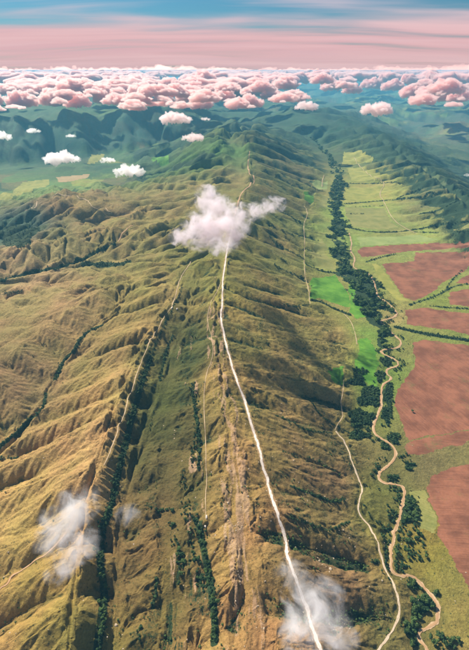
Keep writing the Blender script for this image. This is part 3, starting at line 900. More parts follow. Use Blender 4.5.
scrub = np.maximum(scrub, 0.82 * np.maximum(wet, 0.8 * wetB) * sstep(dcx, 15, 60) * sstep(fbm(GX / 55, GY / 55, 323, 3), 0.40, 0.54))
scrub = np.maximum(scrub, 0.80 * np.maximum(wet, 0.8 * wetB) * sstep(dcx, -130, -110) * (1 - sstep(dcx, -40, -25)) * sstep(fbm(GX / 40, GY / 40, 327, 3), 0.44, 0.58))
rc = np.array([at(a, b, c) for a, b, c in RANGE])
RD, _rk = dist_line(resample(rc, 20.0), 420)
scrub = np.maximum(scrub, np.where(np.isfinite(RD), (1 - sstep(RD, 90, 330)) * (0.45 + 0.75 * sstep(fbm(GX / 90, GY / 160, 331, 4, .6), 0.38, 0.56)), 0))
WOODS = []          # name, centre line or polygon, for the trees
wood_w = np.zeros_like(Z)
strip_lines = []
for nm_, hw, dens, pts in WOOD_STRIPS:
    L = pxline(pts, 2.0, 1)
    strip_lines.append((nm_, hw, dens, L))
    D, K = dist_line(L, hw * 2 + 40)
    wood_w = np.maximum(wood_w, np.where(np.isfinite(D), (1 - sstep(D, hw * 0.6, hw * 1.5)) * min(1, dens), 0))
forest_poly = ground(np.array([p[0] for p in FOREST_POLY], float), np.array([p[1] for p in FOREST_POLY], float))
fm = in_poly(GX + (fbm(GX / 45, GY / 45, 601, 4, .6) - 0.5) * 120, GY + (fbm(GX / 45, GY / 45, 605, 4, .6) - 0.5) * 120, forest_poly).astype(float)
wood_w = np.maximum(wood_w, fm)
grove_polys = []
for nm_, ells, dens in GROVES:
    for (a, b_, rx, ry) in ells:
        th = np.linspace(0, 2 * math.pi, 26)[:-1]
        wob = 1 + 0.18 * np.sin(3 * th + a) + 0.1 * np.sin(5 * th + b_)
        P = ground(a + rx * wob * np.cos(th), b_ + ry * wob * np.sin(th))
        grove_polys.append((nm_, dens, P))
        r = (row_y > P[:, 1].min() - 1) & (row_y < P[:, 1].max() + 1)
        if dens >= 0.6:
            wood_w[r] = np.maximum(wood_w[r], in_poly(GX[r], GY[r], P) * 0.85)
scrub = np.maximum(scrub, wood_w)
lush = np.maximum(lush, blur(wood_w, 4) * 0.8)
# low parts of the valley are damper near the river
lush = np.maximum(lush, np.where(np.isfinite(RIV_D), 0.55 * (1 - sstep(RIV_D, 8, 34)), 0))

# ------------------------------------------------------------------ terrain and field meshes
vid = np.arange(NR * NC, dtype=np.int32).reshape(NR, NC)
quads = np.stack([vid[:-1, :-1], vid[:-1, 1:], vid[1:, 1:], vid[1:, :-1]], -1).reshape(-1, 4)
qx = (GX[:-1, :-1] + GX[1:, 1:]) / 2
qy = (GY[:-1, :-1] + GY[1:, 1:]) / 2
owner = np.full(quads.shape[0], -1, np.int32).reshape(NR - 1, NC - 1)
FIELD_MATS = {
    'red': [field_material('ploughed_red_soil', (0.150, 0.060, 0.034), (0.270, 0.108, 0.060), a, 0.30) for a in (0.25, 0.1, 1.2)],
    'bright': field_material('bright_meadow', (0.058, 0.165, 0.016), (0.135, 0.285, 0.03), 0.4, 0.3),
    'yellow': field_material('yellow_meadow', (0.19, 0.20, 0.04), (0.31, 0.28, 0.065), 0.3, 0.4),
    'olive': field_material('olive_meadow', (0.16, 0.17, 0.045), (0.25, 0.23, 0.07), 0.6, 0.4),
    'pale': field_material('pale_meadow', (0.19, 0.24, 0.07), (0.27, 0.30, 0.10), 0.2, 0.4),
    'tan': field_material('stubble', (0.30, 0.20, 0.09), (0.38, 0.27, 0.13), 0.2, 0.5),
}
FIELDS = [('ploughed_field', lab, 'red', poly) for lab, poly in RED_FIELDS] + [('meadow', lab, k, poly) for lab, k, poly in GREEN_FIELDS]
wob_x = (fbm(qx / 22, qy / 22, 401, 4, .6) - 0.5) * 16
wob_y = (fbm(qx / 22, qy / 22, 409, 4, .6) - 0.5) * 16
clear = np.where(np.isfinite(RIV_D), RIV_D, 1e6)[:-1, :-1] > 9
for k, (nm_, lab, kind_, poly) in enumerate(FIELDS):
    P = ground(np.array([p[0] for p in poly], float), np.array([p[1] for p in poly], float))
    r = (row_y[:-1] > P[:, 1].min() - 12) & (row_y[:-1] < P[:, 1].max() + 12)
    o_ = owner[r]
    o_[in_poly(qx[r] + wob_x[r], qy[r] + wob_y[r], P) & (o_ < 0) & clear[r]] = k
    owner[r] = o_
owner = owner.ravel()
VERT = np.stack([GX, GY, Z], -1).reshape(-1, 3)
CV = np.concatenate([COVERC, np.ones(Z.shape + (1,))], -1).reshape(-1, 4)
MK = np.stack([lush, bare, scrub, np.ones_like(Z)], -1).reshape(-1, 4)


def grid_part(sel, name, mat, attrs):
    q = quads[sel]
    used, inv = np.unique(q.ravel(), return_inverse=True)
    me = mesh_from(name, VERT[used], inv.reshape(-1, 4), mat)
    if attrs:
        for an, arr in (('cover', CV), ('mask', MK)):
            a_ = me.attributes.new(an, 'FLOAT_COLOR', 'POINT')
            a_.data.foreach_set('color', arr[used].astype(np.float32).ravel())
    return link(name, me)


terrain = grid_part(owner < 0, 'terrain', M_GROUND, True)
tag(terrain, 'dry grassy ridges, spurs and valleys reaching to the horizon', 'terrain', kind='structure')
for k, (nm_, lab, kind_, poly) in enumerate(FIELDS):
    if not (owner == k).any():
        continue
    mt = FIELD_MATS[kind_]
    if isinstance(mt, list):
        mt = mt[k % len(mt)]
    tag(grid_part(owner == k, nm_, mt, False), lab, 'field', kind='structure')


# ------------------------------------------------------------------ roads and river
def strip(name, L, width, mat, lift, rag, nx=4, seed=1):
    L = resample(L, 2.5)
    # thin out with distance
    keep = [0]
    for i in range(1, len(L)):
        if np.hypot(*(L[i] - L[keep[-1]])) > max(2.4, 0.004 * L[i, 1]):
            keep.append(i)
    L = L[keep]
    tng = np.gradient(L, axis=0)
    tng /= np.hypot(tng[:, 0], tng[:, 1])[:, None] + 1e-9
    nrm = np.stack([-tng[:, 1], tng[:, 0]], 1)
    s = np.arange(len(L))
    wig = (fbm(s / 9.0, s * 0 + seed + 2.2, seed + 11, 3) - 0.5) * width * 0.9
    L = L + nrm * wig[:, None]
    wl = width / 2 * (1 + rag * (fbm(s / 3.5, s * 0 + seed, seed, 4, .65) - 0.5) * 2)
    wr = width / 2 * (1 + rag * (fbm(s / 3.5, s * 0 + seed + 9.5, seed + 3, 4, .65) - 0.5) * 2)
    cols = np.linspace(-1, 1, nx)
    X = np.empty((len(L), nx, 3))
    for j, c in enumerate(cols):
        off = np.where(c < 0, wl, wr) * c
        p = L + nrm * off[:, None]
        X[:, j, :2] = p
        X[:, j, 2] = height(p[:, 0], p[:, 1]) + lift + 0.0005 * np.hypot(p[:, 0], p[:, 1])
    ids = np.arange(len(L) * nx).reshape(len(L), nx)
    q = np.stack([ids[:-1, :-1], ids[1:, :-1], ids[1:, 1:], ids[:-1, 1:]], -1).reshape(-1, 4)
    v = X.reshape(-1, 3)
    a, b_, c_ = v[q[0, 0]], v[q[0, 1]], v[q[0, 2]]
    if np.cross(b_ - a, c_ - a)[2] < 0:
        q = q[:, ::-1]
    return link(name, mesh_from(name, v, q, mat))


for k, (name, label, wd, kind_, L) in enumerate(STRIPS):
    tag(strip(name, L, wd, M_TRACK[kind_], 0.22, 0.95, 4, 20 + k), label, 'road' if 'road' in name else 'path', kind='structure')
tag(strip('river_bank', RL, 5.2, M_SAND, 0.14, 1.3, 5, 61), 'sandy tan bank on both sides of the winding river', 'river bank', kind='structure')
tag(strip('river', RL, 3.0, M_WATER, 0.34, 0.8, 4, 67), 'narrow muddy tan river winding down the right valley', 'river', kind='structure')


# ------------------------------------------------------------------ trees
def leaf_material(name, c0, c1):
    m, t, b = new_mat(name)
    P = geo_pos(t)
    oi = nd(t, 'ShaderNodeObjectInfo')
    n_ = noise(t, P, 0.35, 3, 0.6)
    n3 = noise(t, P, 0.03, 3, 0.6)
    f = mth(t, 'ADD', mth(t, 'MULTIPLY', n_, 0.6), mth(t, 'ADD', mth(t, 'MULTIPLY', n3, 0.35), mth(t, 'MULTIPLY', oi.outputs['Random'], 0.22)))
    c = mixc(t, smooth(t, f, 0.38, 0.72), c0 + (1,), c1 + (1,))
    t.links.new(c, b.inputs['Base Color'])
    b.inputs['Roughness'].default_value = 0.8
    return m


M_LEAF = leaf_material('dark_foliage', (0.012, 0.036, 0.016), (0.085, 0.135, 0.034))
M_BARK = track_material('bark', (0.10, 0.07, 0.05), (0.16, 0.12, 0.08), (0.07, 0.05, 0.04))


def ico(sub):
    bm = bmesh.new()
    bmesh.ops.create_icosphere(bm, subdivisions=sub, radius=1.0)
    bm.verts.ensure_lookup_table()
    v = np.array([x.co[:] for x in bm.verts])
    f = np.array([[x.index for x in p.verts] for p in bm.faces])
    bm.free()
    return v, f


ICO1, ICO2 = ico(1), ico(2)


def crown_mesh(seed, lobes, cards):
    """lumpy crown: a loose cloud of leaf clumps over a few small cores; unit height about 1"""
    r = np.random.default_rng(seed)
    V, F, off = [], [], 0
    cen = []
    for k in range(lobes):
        a = r.uniform(0, 2 * math.pi)
        d = r.uniform(0.1, 0.36) if k else 0
        c = np.array([math.cos(a) * d, math.sin(a) * d, r.uniform(0.48, 0.8) if k else 0.62])
        s = np.array([r.uniform(0.17, 0.26)] * 2 + [r.uniform(0.13, 0.2)]) * (1.3 if k == 0 else 1)
        v, f = ICO1
        vv = v * (1 + 0.4 * (r.random((len(v), 1)) - 0.5)) * s + c
        V.append(vv)
        F.append(f + off)
        off += len(v)
        cen.append((c, s))
    for k in range(cards):
        c, s = cen[r.integers(len(cen))]
        n = r.normal(size=3)
        n /= np.linalg.norm(n)
        n[2] = abs(n[2]) * 0.9 + 0.1 * n[2]
        p = c + n * s * r.uniform(0.9, 1.35)
        t1 = np.cross(n, r.normal(size=3))
        t1 /= np.linalg.norm(t1)
        t2 = np.cross(n, t1)
        z_ = r.uniform(0.05, 0.11)
        tri = np.array([p + t1 * z_, p - t1 * z_ * 0.5 + t2 * z_, p - t1 * z_ * 0.5 - t2 * z_ + n * z_ * 0.6])
        V.append(tri)
        F.append(np.array([[0, 1, 2]]) + off)
        off += 3
    return np.vstack(V), np.vstack(F)


def trunk_mesh(seed):
    r = np.random.default_rng(seed)
    V, F, off = [], [], 0

    def limb(p0, p1, r0, r1):
        nonlocal off
        d = p1 - p0
        d /= np.linalg.norm(d)
        a = np.cross(d, [0.3, 0.9, 0.1])
        a /= np.linalg.norm(a)
        b_ = np.cross(d, a)
        n = 6
        th = np.linspace(0, 2 * math.pi, n, endpoint=False)
        ring = np.cos(th)[:, None] * a + np.sin(th)[:, None] * b_
        V.append(np.vstack([p0 + ring * r0, p1 + ring * r1]))
        F.append(np.array([[i, (i + 1) % n, n + (i + 1) % n, n + i] for i in range(n)]) + off)
        off += 2 * n
    top = np.array([r.uniform(-.04, .04), r.uniform(-.04, .04), 0.5])
    limb(np.array([0, 0, -0.12]), top, 0.045, 0.026)
    for k in range(4):
        a = k * 1.6 + r.uniform(0, 0.8)
        limb(top * r.uniform(0.6, 0.95), top + np.array([math.cos(a) * 0.24, math.sin(a) * 0.24, r.uniform(0.1, 0.26)]), 0.02, 0.008)
    return np.vstack(V), np.vstack(F)


CROWNS = [crown_mesh(100 + k, 6, 150) for k in range(5)]
LOWCROWN = [crown_mesh(200 + k, 1, 34) for k in range(8)]
TRUNKS = [trunk_mesh(300 + k) for k in range(3)]
CROWN_ME = [mesh_from('crown', *c, M_LEAF, False) for c in CROWNS]
TRUNK_ME = [mesh_from('trunk', *c, M_BARK, True) for c in TRUNKS]

# every tree of the place: position, height, stand it belongs to
TX, TY, TH, TN = [], [], [], []


def plant(x, y, h, name):
    TX.append(x); TY.append(y); TH.append(h); TN.append(name)


road_near = np.zeros(GX.shape, bool)
for nm_, hw, dens, L in strip_lines:
    seg = np.hypot(*np.diff(L, axis=0).T).sum()
    ymean = L[:, 1].mean()
    sp = 3.6 if ymean < 700 else (4.6 if ymean < 1300 else 7.0)
    n = int(min(520, dens * seg * hw * 2 / (sp * sp) * 0.9)) + 2
    for _ in range(n):
        p = L[rng.integers(len(L))]
        g = np.clip(rng.normal(0, 0.5, 2), -1.3, 1.3) * hw
        big = sp / 3.6
        plant(p[0] + g[0], p[1] + g[1], rng.uniform(3.6, 6.6) * (0.75 + 0.3 * big) * (0.8 if hw < 4 else 1.0), nm_)
for nm_, dens, P in grove_polys:
    x0, y0 = P.min(0)
    x1, y1 = P.max(0)
    area = (x1 - x0) * (y1 - y0)
    if 'single' in nm_:
        c = P.mean(0)
        plant(c[0], c[1], 7.0, nm_)
        continue
    sp = 4.2 if P[:, 1].mean() < 900 else 5.4
    if 'left hill' in nm_:
        sp = 16
    n = int(min(700, dens * area / sp ** 2 * 1.25))
    xs, ys = rng.uniform(x0, x1, n), rng.uniform(y0, y1, n)
    ok = in_poly(xs, ys, P)
    for x, y in zip(xs[ok], ys[ok]):
        plant(x, y, rng.uniform(4.5, 8.5), nm_)
# riverside forest
P = forest_poly
x0, y0 = P.min(0)
x1, y1 = P.max(0)
n = 60000
xs, ys = rng.uniform(x0, x1, n), rng.uniform(y0, y1, n)
ok = in_poly(xs + (fbm(xs / 45, ys / 45, 601, 4, .6) - 0.5) * 120, ys + (fbm(xs / 45, ys / 45, 605, 4, .6) - 0.5) * 120, P) & (fbm(xs / 38, ys / 38, 607, 3) > 0.46) & (rng.random(n) < np.clip(1500 / ys, 0.12, 1.0) ** 1.5)
xs, ys = xs[ok], ys[ok]
if len(xs) > 5200:
    xs, ys = xs[:5200], ys[:5200]
for x, y in zip(xs, ys):
    plant(x, y, rng.choice([6, 8, 10, 14, 17]) * rng.uniform(.8, 1.1) * (1 + max(0, y - 1600) / 2600), 'riverside forest')
# trees along the river banks
near_r = RL[(RL[:, 1] < 1500)]
for k in range(3200):
    p = near_r[rng.integers(len(near_r))]
    q = p + rng.normal(0, 1, 2) * 11
    if fbm(q[:1] / 22, q[1:] / 22, 621, 2)[0] > 0.56:
        plant(q[0], q[1], rng.uniform(3.0, 7.5), 'river bank thicket')
# lone bushes and trees in damp places
n = 60000
rr, cc = rng.integers(2, NR - 3, n), rng.integers(2, NC - 2, n)
wv = np.maximum(wet, wetB * 0.7)[rr, cc] * (fbm(GX[rr, cc] / 120, GY[rr, cc] / 120, 611, 3) - 0.3) * 2.2 + 0.9 * (scrub[rr, cc] - 0.45).clip(0)
ok = (rng.random(n) < wv * np.where(left_side[rr, cc] > 0.5, 0.14, 0.42)) & (GY[rr, cc] < 3200)
for r_, c_ in zip(rr[ok], cc[ok]):
    plant(GX[r_, c_] + rng.normal(0, 1), GY[r_, c_] + rng.normal(0, 1), rng.uniform(1.6, 3.6) * (1 + GY[r_, c_] / 1600), 'hillside')
TX, TY, TH = np.array(TX), np.array(TY), np.array(TH)
TN = np.array(TN)
# keep the water and roads open
keep = np.ones(len(TX), bool)
for L, wd in [(RL, 9.0)] + [(s[4], s[2] + 1.5) for s in STRIPS]:
    Ls = resample(L, 4.0)
    for i in range(0, len(TX), 4000):
        d = np.hypot(TX[i:i + 4000, None] - Ls[None, :, 0], TY[i:i + 4000, None] - Ls[None, :, 1]).min(1)
        keep[i:i + 4000] &= d > wd / 2 + TH[i:i + 4000] * 0.18
TX, TY, TH, TN = TX[keep], TY[keep], TH[keep], TN[keep]
TZ = height(TX, TY)
# in the frame?
fy = TY * CP + (CAM_Z - TZ) * SP
sx = TX / fy * FPX + PW / 2
upv = TY * SP - (CAM_Z - TZ) * CP
sy = PH / 2 - upv / fy * FPX
vis = (sx > 1) & (sx < PW - 1) & (sy > 0) & (sy < PH - 1)
apparent = np.where(vis & (TN != 'hillside'), TH / fy, 0)
apparent[np.array(['single' in n for n in TN])] = 9
order = np.argsort(-apparent)
single = order[:300]
rest = np.ones(len(TX), bool)
rest[single] = False

LAB = {
    'ravine below the left crest': 'dark green tree crowding the ravine below the left crest',
    'foot of the hogback': 'dark green tree in the row at the foot of the rocky hogback',
    'rocky trough': 'dark green shrub-like tree among the rocks of the trough',
    'upper trough': 'dark green tree in the upper trough right of the left crest',
    'first left valley': 'dark green tree in the wooded valley of the left hills',
    'gully on the right slope': 'small dark tree growing in a gully of the right slope',
    'bank of the river': 'small green tree on the river bank near the cream dirt road',
    'single crooked tree in the largest red field': 'lone dark tree standing in the middle of the largest red field',
}
for k, i in enumerate(single):
    root = link('broadleaf_tree', None, loc=(TX[i], TY[i], TZ[i]))
    root.empty_display_size = 1.0
    nm_ = str(TN[i])
    if 'single' in nm_:
        tag(root, LAB[nm_], 'tree')
    else:
        tag(root, LAB.get(nm_, 'dark green tree in the ' + nm_), 'tree', 'trees, ' + nm_)
    if nm_ == 'riverside forest':
        part_ = 'around the vivid green clearing' if sy[i] > 300 else ('beside the bright green meadow' if sy[i] > 272 else 'beside the pale green fields')
        tag(root, 'dark green tree in the riverside forest ' + part_, 'tree', 'riverside forest trees ' + part_)
    s = TH[i]
    root.rotation_euler = (0, 0, rng.uniform(0, 6.28))
    root.scale = (s * rng.uniform(0.9, 1.25), s * rng.uniform(0.9, 1.25), s)
    link('trunk', TRUNK_ME[k % 3], root)
    link('crown', CROWN_ME[k % 5], root)


def scatter(name, idx, label, cat, mat, kinds):
    V, F, off = [], [], 0
    for i in idx:
        v, f = kinds[i % len(kinds)]
        a = rng.uniform(0, 6.28)
        ca, sa = math.cos(a), math.sin(a)
        s = TH[i]
        w_ = s * rng.uniform(0.95, 1.4)
        vv = np.empty_like(v)
        vv[:, 0] = (v[:, 0] * ca - v[:, 1] * sa) * w_ + TX[i]
        vv[:, 1] = (v[:, 0] * sa + v[:, 1] * ca) * w_ + TY[i]
        vv[:, 2] = (v[:, 2] - 0.22) * s + TZ[i]
        V.append(vv)
        F.append(f + off)
        off += len(v)
    o = link(name, mesh_from(name, np.vstack(V), np.vstack(F), mat, False))
    return tag(o, label, cat, kind='stuff')


idx = np.where(rest & (TN == 'riverside forest'))[0]
scatter('riverside_forest', idx, 'dense dark forest lining the valley river', 'forest', M_LEAF, LOWCROWN)
idx = np.where(rest & (TN == 'hillside'))[0]
scatter('hillside_scrub', idx, 'dark bushes scattered over the slopes and gullies', 'scrub', M_LEAF, LOWCROWN)
idx = np.where(rest & (TN != 'hillside') & (TN != 'riverside forest'))[0]
scatter('gully_woodland', idx, 'dark woodland filling gullies, hedges and stream banks', 'woodland', M_LEAF, LOWCROWN)


# ------------------------------------------------------------------ stones
M_STONE = track_material('pale_stone', (0.36, 0.27, 0.18), (0.52, 0.42, 0.31), (0.26, 0.19, 0.12))
n = 9000
rr, cc = rng.integers(2, 520, n), rng.integers(2, NC - 2, n)
pb = bare[rr, cc] * 0.5 + 0.02
ok = rng.random(n) < pb
V, F, off = [], [], 0
v0, f0 = ico(1)
v0, f0 = ICO1[0], ICO1[1]
for r_, c_ in zip(rr[ok], cc[ok]):
    s = rng.uniform(0.35, 1.1) * (1.9 if rng.random() < 0.06 else 1)
    vv = v0 * (1 + 0.5 * (rng.random((len(v0), 1)) - 0.5)) * np.array([s * rng.uniform(.8, 1.5), s * rng.uniform(.8, 1.8), s * 0.7])
    x, y = GX[r_, c_] + rng.normal(0, .5), GY[r_, c_] + rng.normal(0, .5)
    V.append(vv + np.array([x, y, float(height(x, y)) + 0.1 * s]))
    F.append(f0 + off)
    off += len(v0)
tag(link('stones', mesh_from('stones', np.vstack(V), np.vstack(F), M_STONE, False)), 'pale stones strewn over the bare rocky ribs', 'stones', kind='stuff')
for (a, b_, s, lab) in [(206.6, 517, 2.2, 'upper pale boulder beside the thin footpath end'), (205.4, 526, 2.0, 'lower pale boulder beside the thin footpath end'), (172, 308, 3.2, 'left pale boulder on the orange footpath crest'), (177, 309, 3.0, 'right pale boulder on the orange footpath crest')]:
    g = ground(np.array([a]), np.array([b_]))[0]
    v, f = ICO2
    vv = v * (1 + 0.35 * (fbm(v[:, 0] * 2 + a, v[:, 1] * 2 + v[:, 2] * 1.7, 5, 3)[:, None] - 0.5) * 2) * np.array([s * 0.7, s * 1.5, s * 0.6])
    tag(link('boulder', mesh_from('boulder', vv, f, M_TRACK['pale'], False), loc=(g[0], g[1], float(height(g[0], g[1])) + 0.2 * s)), lab, 'boulder', 'pale boulders by the footpaths')


# ------------------------------------------------------------------ clouds
def vol_material(name, color, density, aniso=0.45):
    m = bpy.data.materials.new(name)
    m.use_nodes = True
    t = m.node_tree
    t.nodes.clear()
    out = nd(t, 'ShaderNodeOutputMaterial')
    v = nd(t, 'ShaderNodeVolumePrincipled')
    v.inputs['Color'].default_value = color + (1,)
    v.inputs['Density'].default_value = density
    v.inputs['Anisotropy'].default_value = aniso
    t.links.new(v.outputs[0], out.inputs['Volume'])
    return m, t, v


def puff_mesh(name, lobes, voxel, mat, disp, dscale, seed):
    """one closed skin round a heap of balls, roughened"""
    V, F, off = [], [], 0
    v, f = ICO2
    for (x, y, z, rx, ry, rz_) in lobes:
        V.append(v * np.array([rx, ry, rz_]) + np.array([x, y, z]))
        F.append(f + off)
        off += len(v)
    me = mesh_from(name + '_balls', np.vstack(V), np.vstack(F), mat)
    tmp = bpy.data.objects.new('tmp', me)
    COL.objects.link(tmp)
    md = tmp.modifiers.new('r', 'REMESH')
    md.mode = 'VOXEL'
    md.voxel_size = voxel
    dg = bpy.context.evaluated_depsgraph_get()
    ev = bpy.data.meshes.new_from_object(tmp.evaluated_get(dg))
    bpy.data.objects.remove(tmp)
    bpy.data.meshes.remove(me)
    n = len(ev.vertices)
    co = np.empty(n * 3, np.float32)
    ev.vertices.foreach_get('co', co)
    co = co.reshape(-1, 3).astype(float)
    no = np.empty(n * 3, np.float32)
    ev.vertex_normals.foreach_get('vector', no)
    no = no.reshape(-1, 3)
    k = 1.0 / dscale
    h = (fbm((co[:, 0] + co[:, 2] * 0.7) * k + seed, (co[:, 1] - co[:, 2] * 0.9) * k, seed, 3, 0.55) - 0.5) * 2
    h2 = (fbm((co[:, 0] * 0.6 - co[:, 2] * 1.1) * k, (co[:, 1] * 0.5 + co[:, 2] * 1.0) * k + 5, seed + 3, 3, 0.55) - 0.5) * 2
    co += no * ((h + h2) * disp)[:, None]
    ev.vertices.foreach_set('co', co.astype(np.float32).ravel())
    ev.update()
    ev.name = name
    ev.materials.clear()
    ev.materials.append(mat)
    return ev


def heap(rx, ry, h, n, seed):
    """lobes of a cumulus: flat base, piled tops"""
    r = random.Random(seed)
    out = []
    for k in range(n):
        a = r.uniform(0, 2 * math.pi)
        d = math.sqrt(r.random()) * 0.8
        x, y = math.cos(a) * d * rx, math.sin(a) * d * ry
        q = (1 - d * d)
        s = r.uniform(0.09, 0.30) * min(rx, ry) * (0.6 + 0.6 * q)
        z = r.uniform(0.1, 1.0) * h * q + s * 0.35
        out.append((x, y, z, s * r.uniform(1, 1.4), s * r.uniform(1, 1.4), s * r.uniform(.75, 1.0)))
    return out


PINK = (1.0, 0.80, 0.765)
WHITE = (1.0, 0.98, 0.975)
M_CLOUD_FAR, _, _ = vol_material('pink_cloud_far', PINK, 0.05)
M_CLOUD_MID, _, _ = vol_material('white_cloud', WHITE, 0.06)
M_CLOUD_PINK, _, _ = vol_material('pink_cloud', (1.0, 0.88, 0.87), 0.05)


def sheet(px, py, z):
    x, y = at(px, py, z)
    return x, y, z


# (label, px, py of the middle, half width in px, height of the base, mat, flatness, density class)
DETACHED = [
    ('white cloud over the left basin, widest of the small white ones', 62, 158, 20, 300, 'mid', 12),
    ('small ragged white cloud right of the wide one over the left basin', 108, 160, 9, 300, 'mid', 7),
    ('bright white ragged cloud above the outer left hills', 129, 171, 17, 300, 'mid', 11),
    ('thin white scrap of cloud against the far left slope', 71, 136, 6, 330, 'mid', 5),
    ('cream cloud at the left edge over the far slope', 0, 136, 14, 330, 'mid', 8),
    ('faint pale scrap of cloud high on the far left slope', 33, 131, 8, 340, 'mid', 5),
    ('pink cloud floating alone below the bank, left of centre', 175, 119, 18, 380, 'pink', 12),
    ('long faint pink cloud just above the green mountain', 193, 138, 13, 330, 'pink', 7),
    ('small pink scrap of cloud below the bank near the centre', 206, 119, 6, 380, 'pink', 5),
    ('domed pink cloud floating alone over the right lowland', 376, 110, 19, 400, 'pink', 12),
    ('small round pink cloud at the lower edge of the bank right of centre', 306, 107, 14, 400, 'pink', 10),
    ('small white cloud at the right edge over the right range', 468, 175, 5, 330, 'mid', 5),
]
for k, (lab, a, b_, hw, zb, kd, nl) in enumerate(DETACHED):
    x, y, z = sheet(a, b_ + hw * 0.2, zb)
    dep = y * CP + (CAM_Z - z) * SP
    R_ = hw * dep / FPX
    tall = 0.42 * R_ if kd == 'pink' else 0.34 * R_
    mat = {'mid': M_CLOUD_MID, 'pink': M_CLOUD_PINK}[kd]
    me = puff_mesh('cloud', heap(R_, R_ * 0.6, tall, nl * 6 + 10, 40 + k), R_ / 25, mat, R_ * 0.13, R_ * 0.10, 50 + k)
    tag(link('cloud', me, loc=(x, y, z)), lab, 'cloud', 'small clouds drifting below the cloud bank')

# cloud bank: front row single clouds, the mass behind as one
FRONT = [(-14, 103, 24), (22, 104, 20), (52, 103, 16), (78, 104, 17), (104, 101, 15), (128, 101, 14), (150, 104, 10), (166, 104, 13), (201, 106, 16), (186, 99, 14), (222, 99, 16), (250, 105, 17), (272, 97, 15), (296, 99, 15),
         (330, 88, 14), (352, 91, 13), (372, 86, 14), (392, 88, 15), (412, 95, 17), (436, 98, 16), (458, 99, 17), (486, 100, 18), (420, 85, 14), (450, 86, 15)]
words = ['first', 'second', 'third', 'fourth', 'fifth', 'sixth', 'seventh', 'eighth', 'ninth', 'tenth', 'eleventh', 'twelfth', 'thirteenth', 'fourteenth', 'fifteenth', 'sixteenth', 'seventeenth', 'eighteenth', 'nineteenth', 'twentieth', 'twenty-first', 'twenty-second', 'twenty-third', 'twenty-fourth']
rank = {i: words[r_] for r_, i in enumerate(sorted(range(len(FRONT)), key=lambda i: FRONT[i][0]))}
FRONT_ME = []
for k, (a, b_, hw) in enumerate(FRONT):
    zb = 290
    x, y, z = sheet(a, b_ + 2, zb)
    dep = y * CP + (CAM_Z - z) * SP
    R_ = hw * 0.84 * dep / FPX
    hgt = min(0.62 * R_, 300)
    me = puff_mesh('cumulus_cloud', heap(R_, R_ * 0.8, hgt, 110, 140 + k), R_ / 27, M_CLOUD_FAR, R_ * 0.11, R_ * 0.085, 150 + k)
    FRONT_ME.append(me)
    tag(link('cumulus_cloud', me, loc=(x, y, z)), 'large puffy pink cumulus at the front of the cloud bank, %s from the left' % rank[k], 'cloud', 'front clouds of the pink bank')
lobes = []
r = random.Random(5)
for k in range(420):
    d = 7900 * (7.4 ** r.random())
    ang = r.uniform(-0.62, 0.62)
    x, y = math.tan(ang) * d, d
    scr = x / (y * CP) * FPX + PW / 2
    if (305 < scr < 400 and d < 12500) or (d < 20000 and math.sin(x / 1300.0) * math.sin(y / 1700.0 + 2) > 0.45):
        continue
    s = r.uniform(110, 260) * (0.55 + d / 12000)
    top = min(690 - 330, 0.8 * s + 60)
    zt = r.uniform(470, 590) if d < 10000 else (r.uniform(560, 670) if d < 18000 else (r.uniform(660, 695) if d < 30000 else 698.5))
    rz_ = min(s * 0.55, 110)
    lobes.append((x, y, zt - rz_, s * 1.3, s * 1.2, rz_))
    for q in range(9 if d < 16000 else 3):
        sq = s * r.uniform(0.16, 0.42)
        hq = min(sq * 0.8, 70)
        lobes.append((x + r.uniform(-1.2, 1.2) * s, y + r.uniform(-1.1, 1.1) * s, min(zt - rz_ * r.uniform(0.2, 1.5), 697 - hq), sq, sq, hq))
me = puff_mesh('cloud_bank', lobes, 96.0, M_CLOUD_FAR, 66, 180, 77)
tag(link('cloud_bank', me), 'long pink cloud bank lying along the horizon', 'cloud bank', kind='stuff')


r = random.Random(15)
n_small = 0
while n_small < 190:
    d = 5250 + 4300 * r.random()
    x, y = math.tan(r.uniform(-0.6, 0.6)) * d, d
    scr = x / (y * CP + 380 * SP) * FPX + PW / 2
    if (308 < scr < 392 and d < 9000) or r.random() < 0.3 * (math.sin(x / 700.0) + 0.3) or (scr > 392 and r.random() < 0.45):
        continue
    o = link('small_cumulus', FRONT_ME[n_small % len(FRONT_ME)], loc=(x, y, r.uniform(290, 430) + (d - 5300) * 0.02))
    q = r.uniform(0.2, 0.5) if n_small % 3 else r.uniform(0.6, 1.1)
    o.scale = (q * r.uniform(0.9, 1.5), q, q * r.uniform(0.6, 0.95))
    o.rotation_euler = (0, 0, r.uniform(0, 6.28))
    tag(o, 'small pink puff of cloud among the larger cumulus of the bank', 'cloud', 'small puffs in the pink cloud bank')
    n_small += 1

# a second bank stands beyond the haze, at the edge of sight
lobes = []
r = random.Random(9)
for k in range(150):
    x = r.uniform(-62000, 62000)
    top = 700 + 900 * max(0.1, 0.25 + 0.6 * math.sin(x / 9000.0) * math.sin(x / 4100.0 + 1) + r.uniform(-0.35, 0.35))
    s_ = r.uniform(700, 1700)
    rz_ = min(s_ * 0.6, 600)
    lobes.append((x, 86000 + r.uniform(-4000, 4000), top - rz_, s_ * 1.4, s_, rz_))
    for q in range(5):
        sq = s_ * r.uniform(0.2, 0.45)
        lobes.append((x + r.uniform(-1.5, 1.5) * s_, 84500 + r.uniform(-3500, 3500), top - rz_ * r.uniform(0.1, 1.0), sq, sq, sq * 0.8))
M_CLOUD_EDGE, _, _ = vol_material('pink_cloud_edge', (1.0, 0.78, 0.76), 0.0005)
me = puff_mesh('cloud_bank', lobes, 240.0, M_CLOUD_EDGE, 190, 560, 83)
tag(link('cloud_bank', me), 'thin pink line of cloud tops farthest away on the horizon', 'cloud bank', kind='stuff')


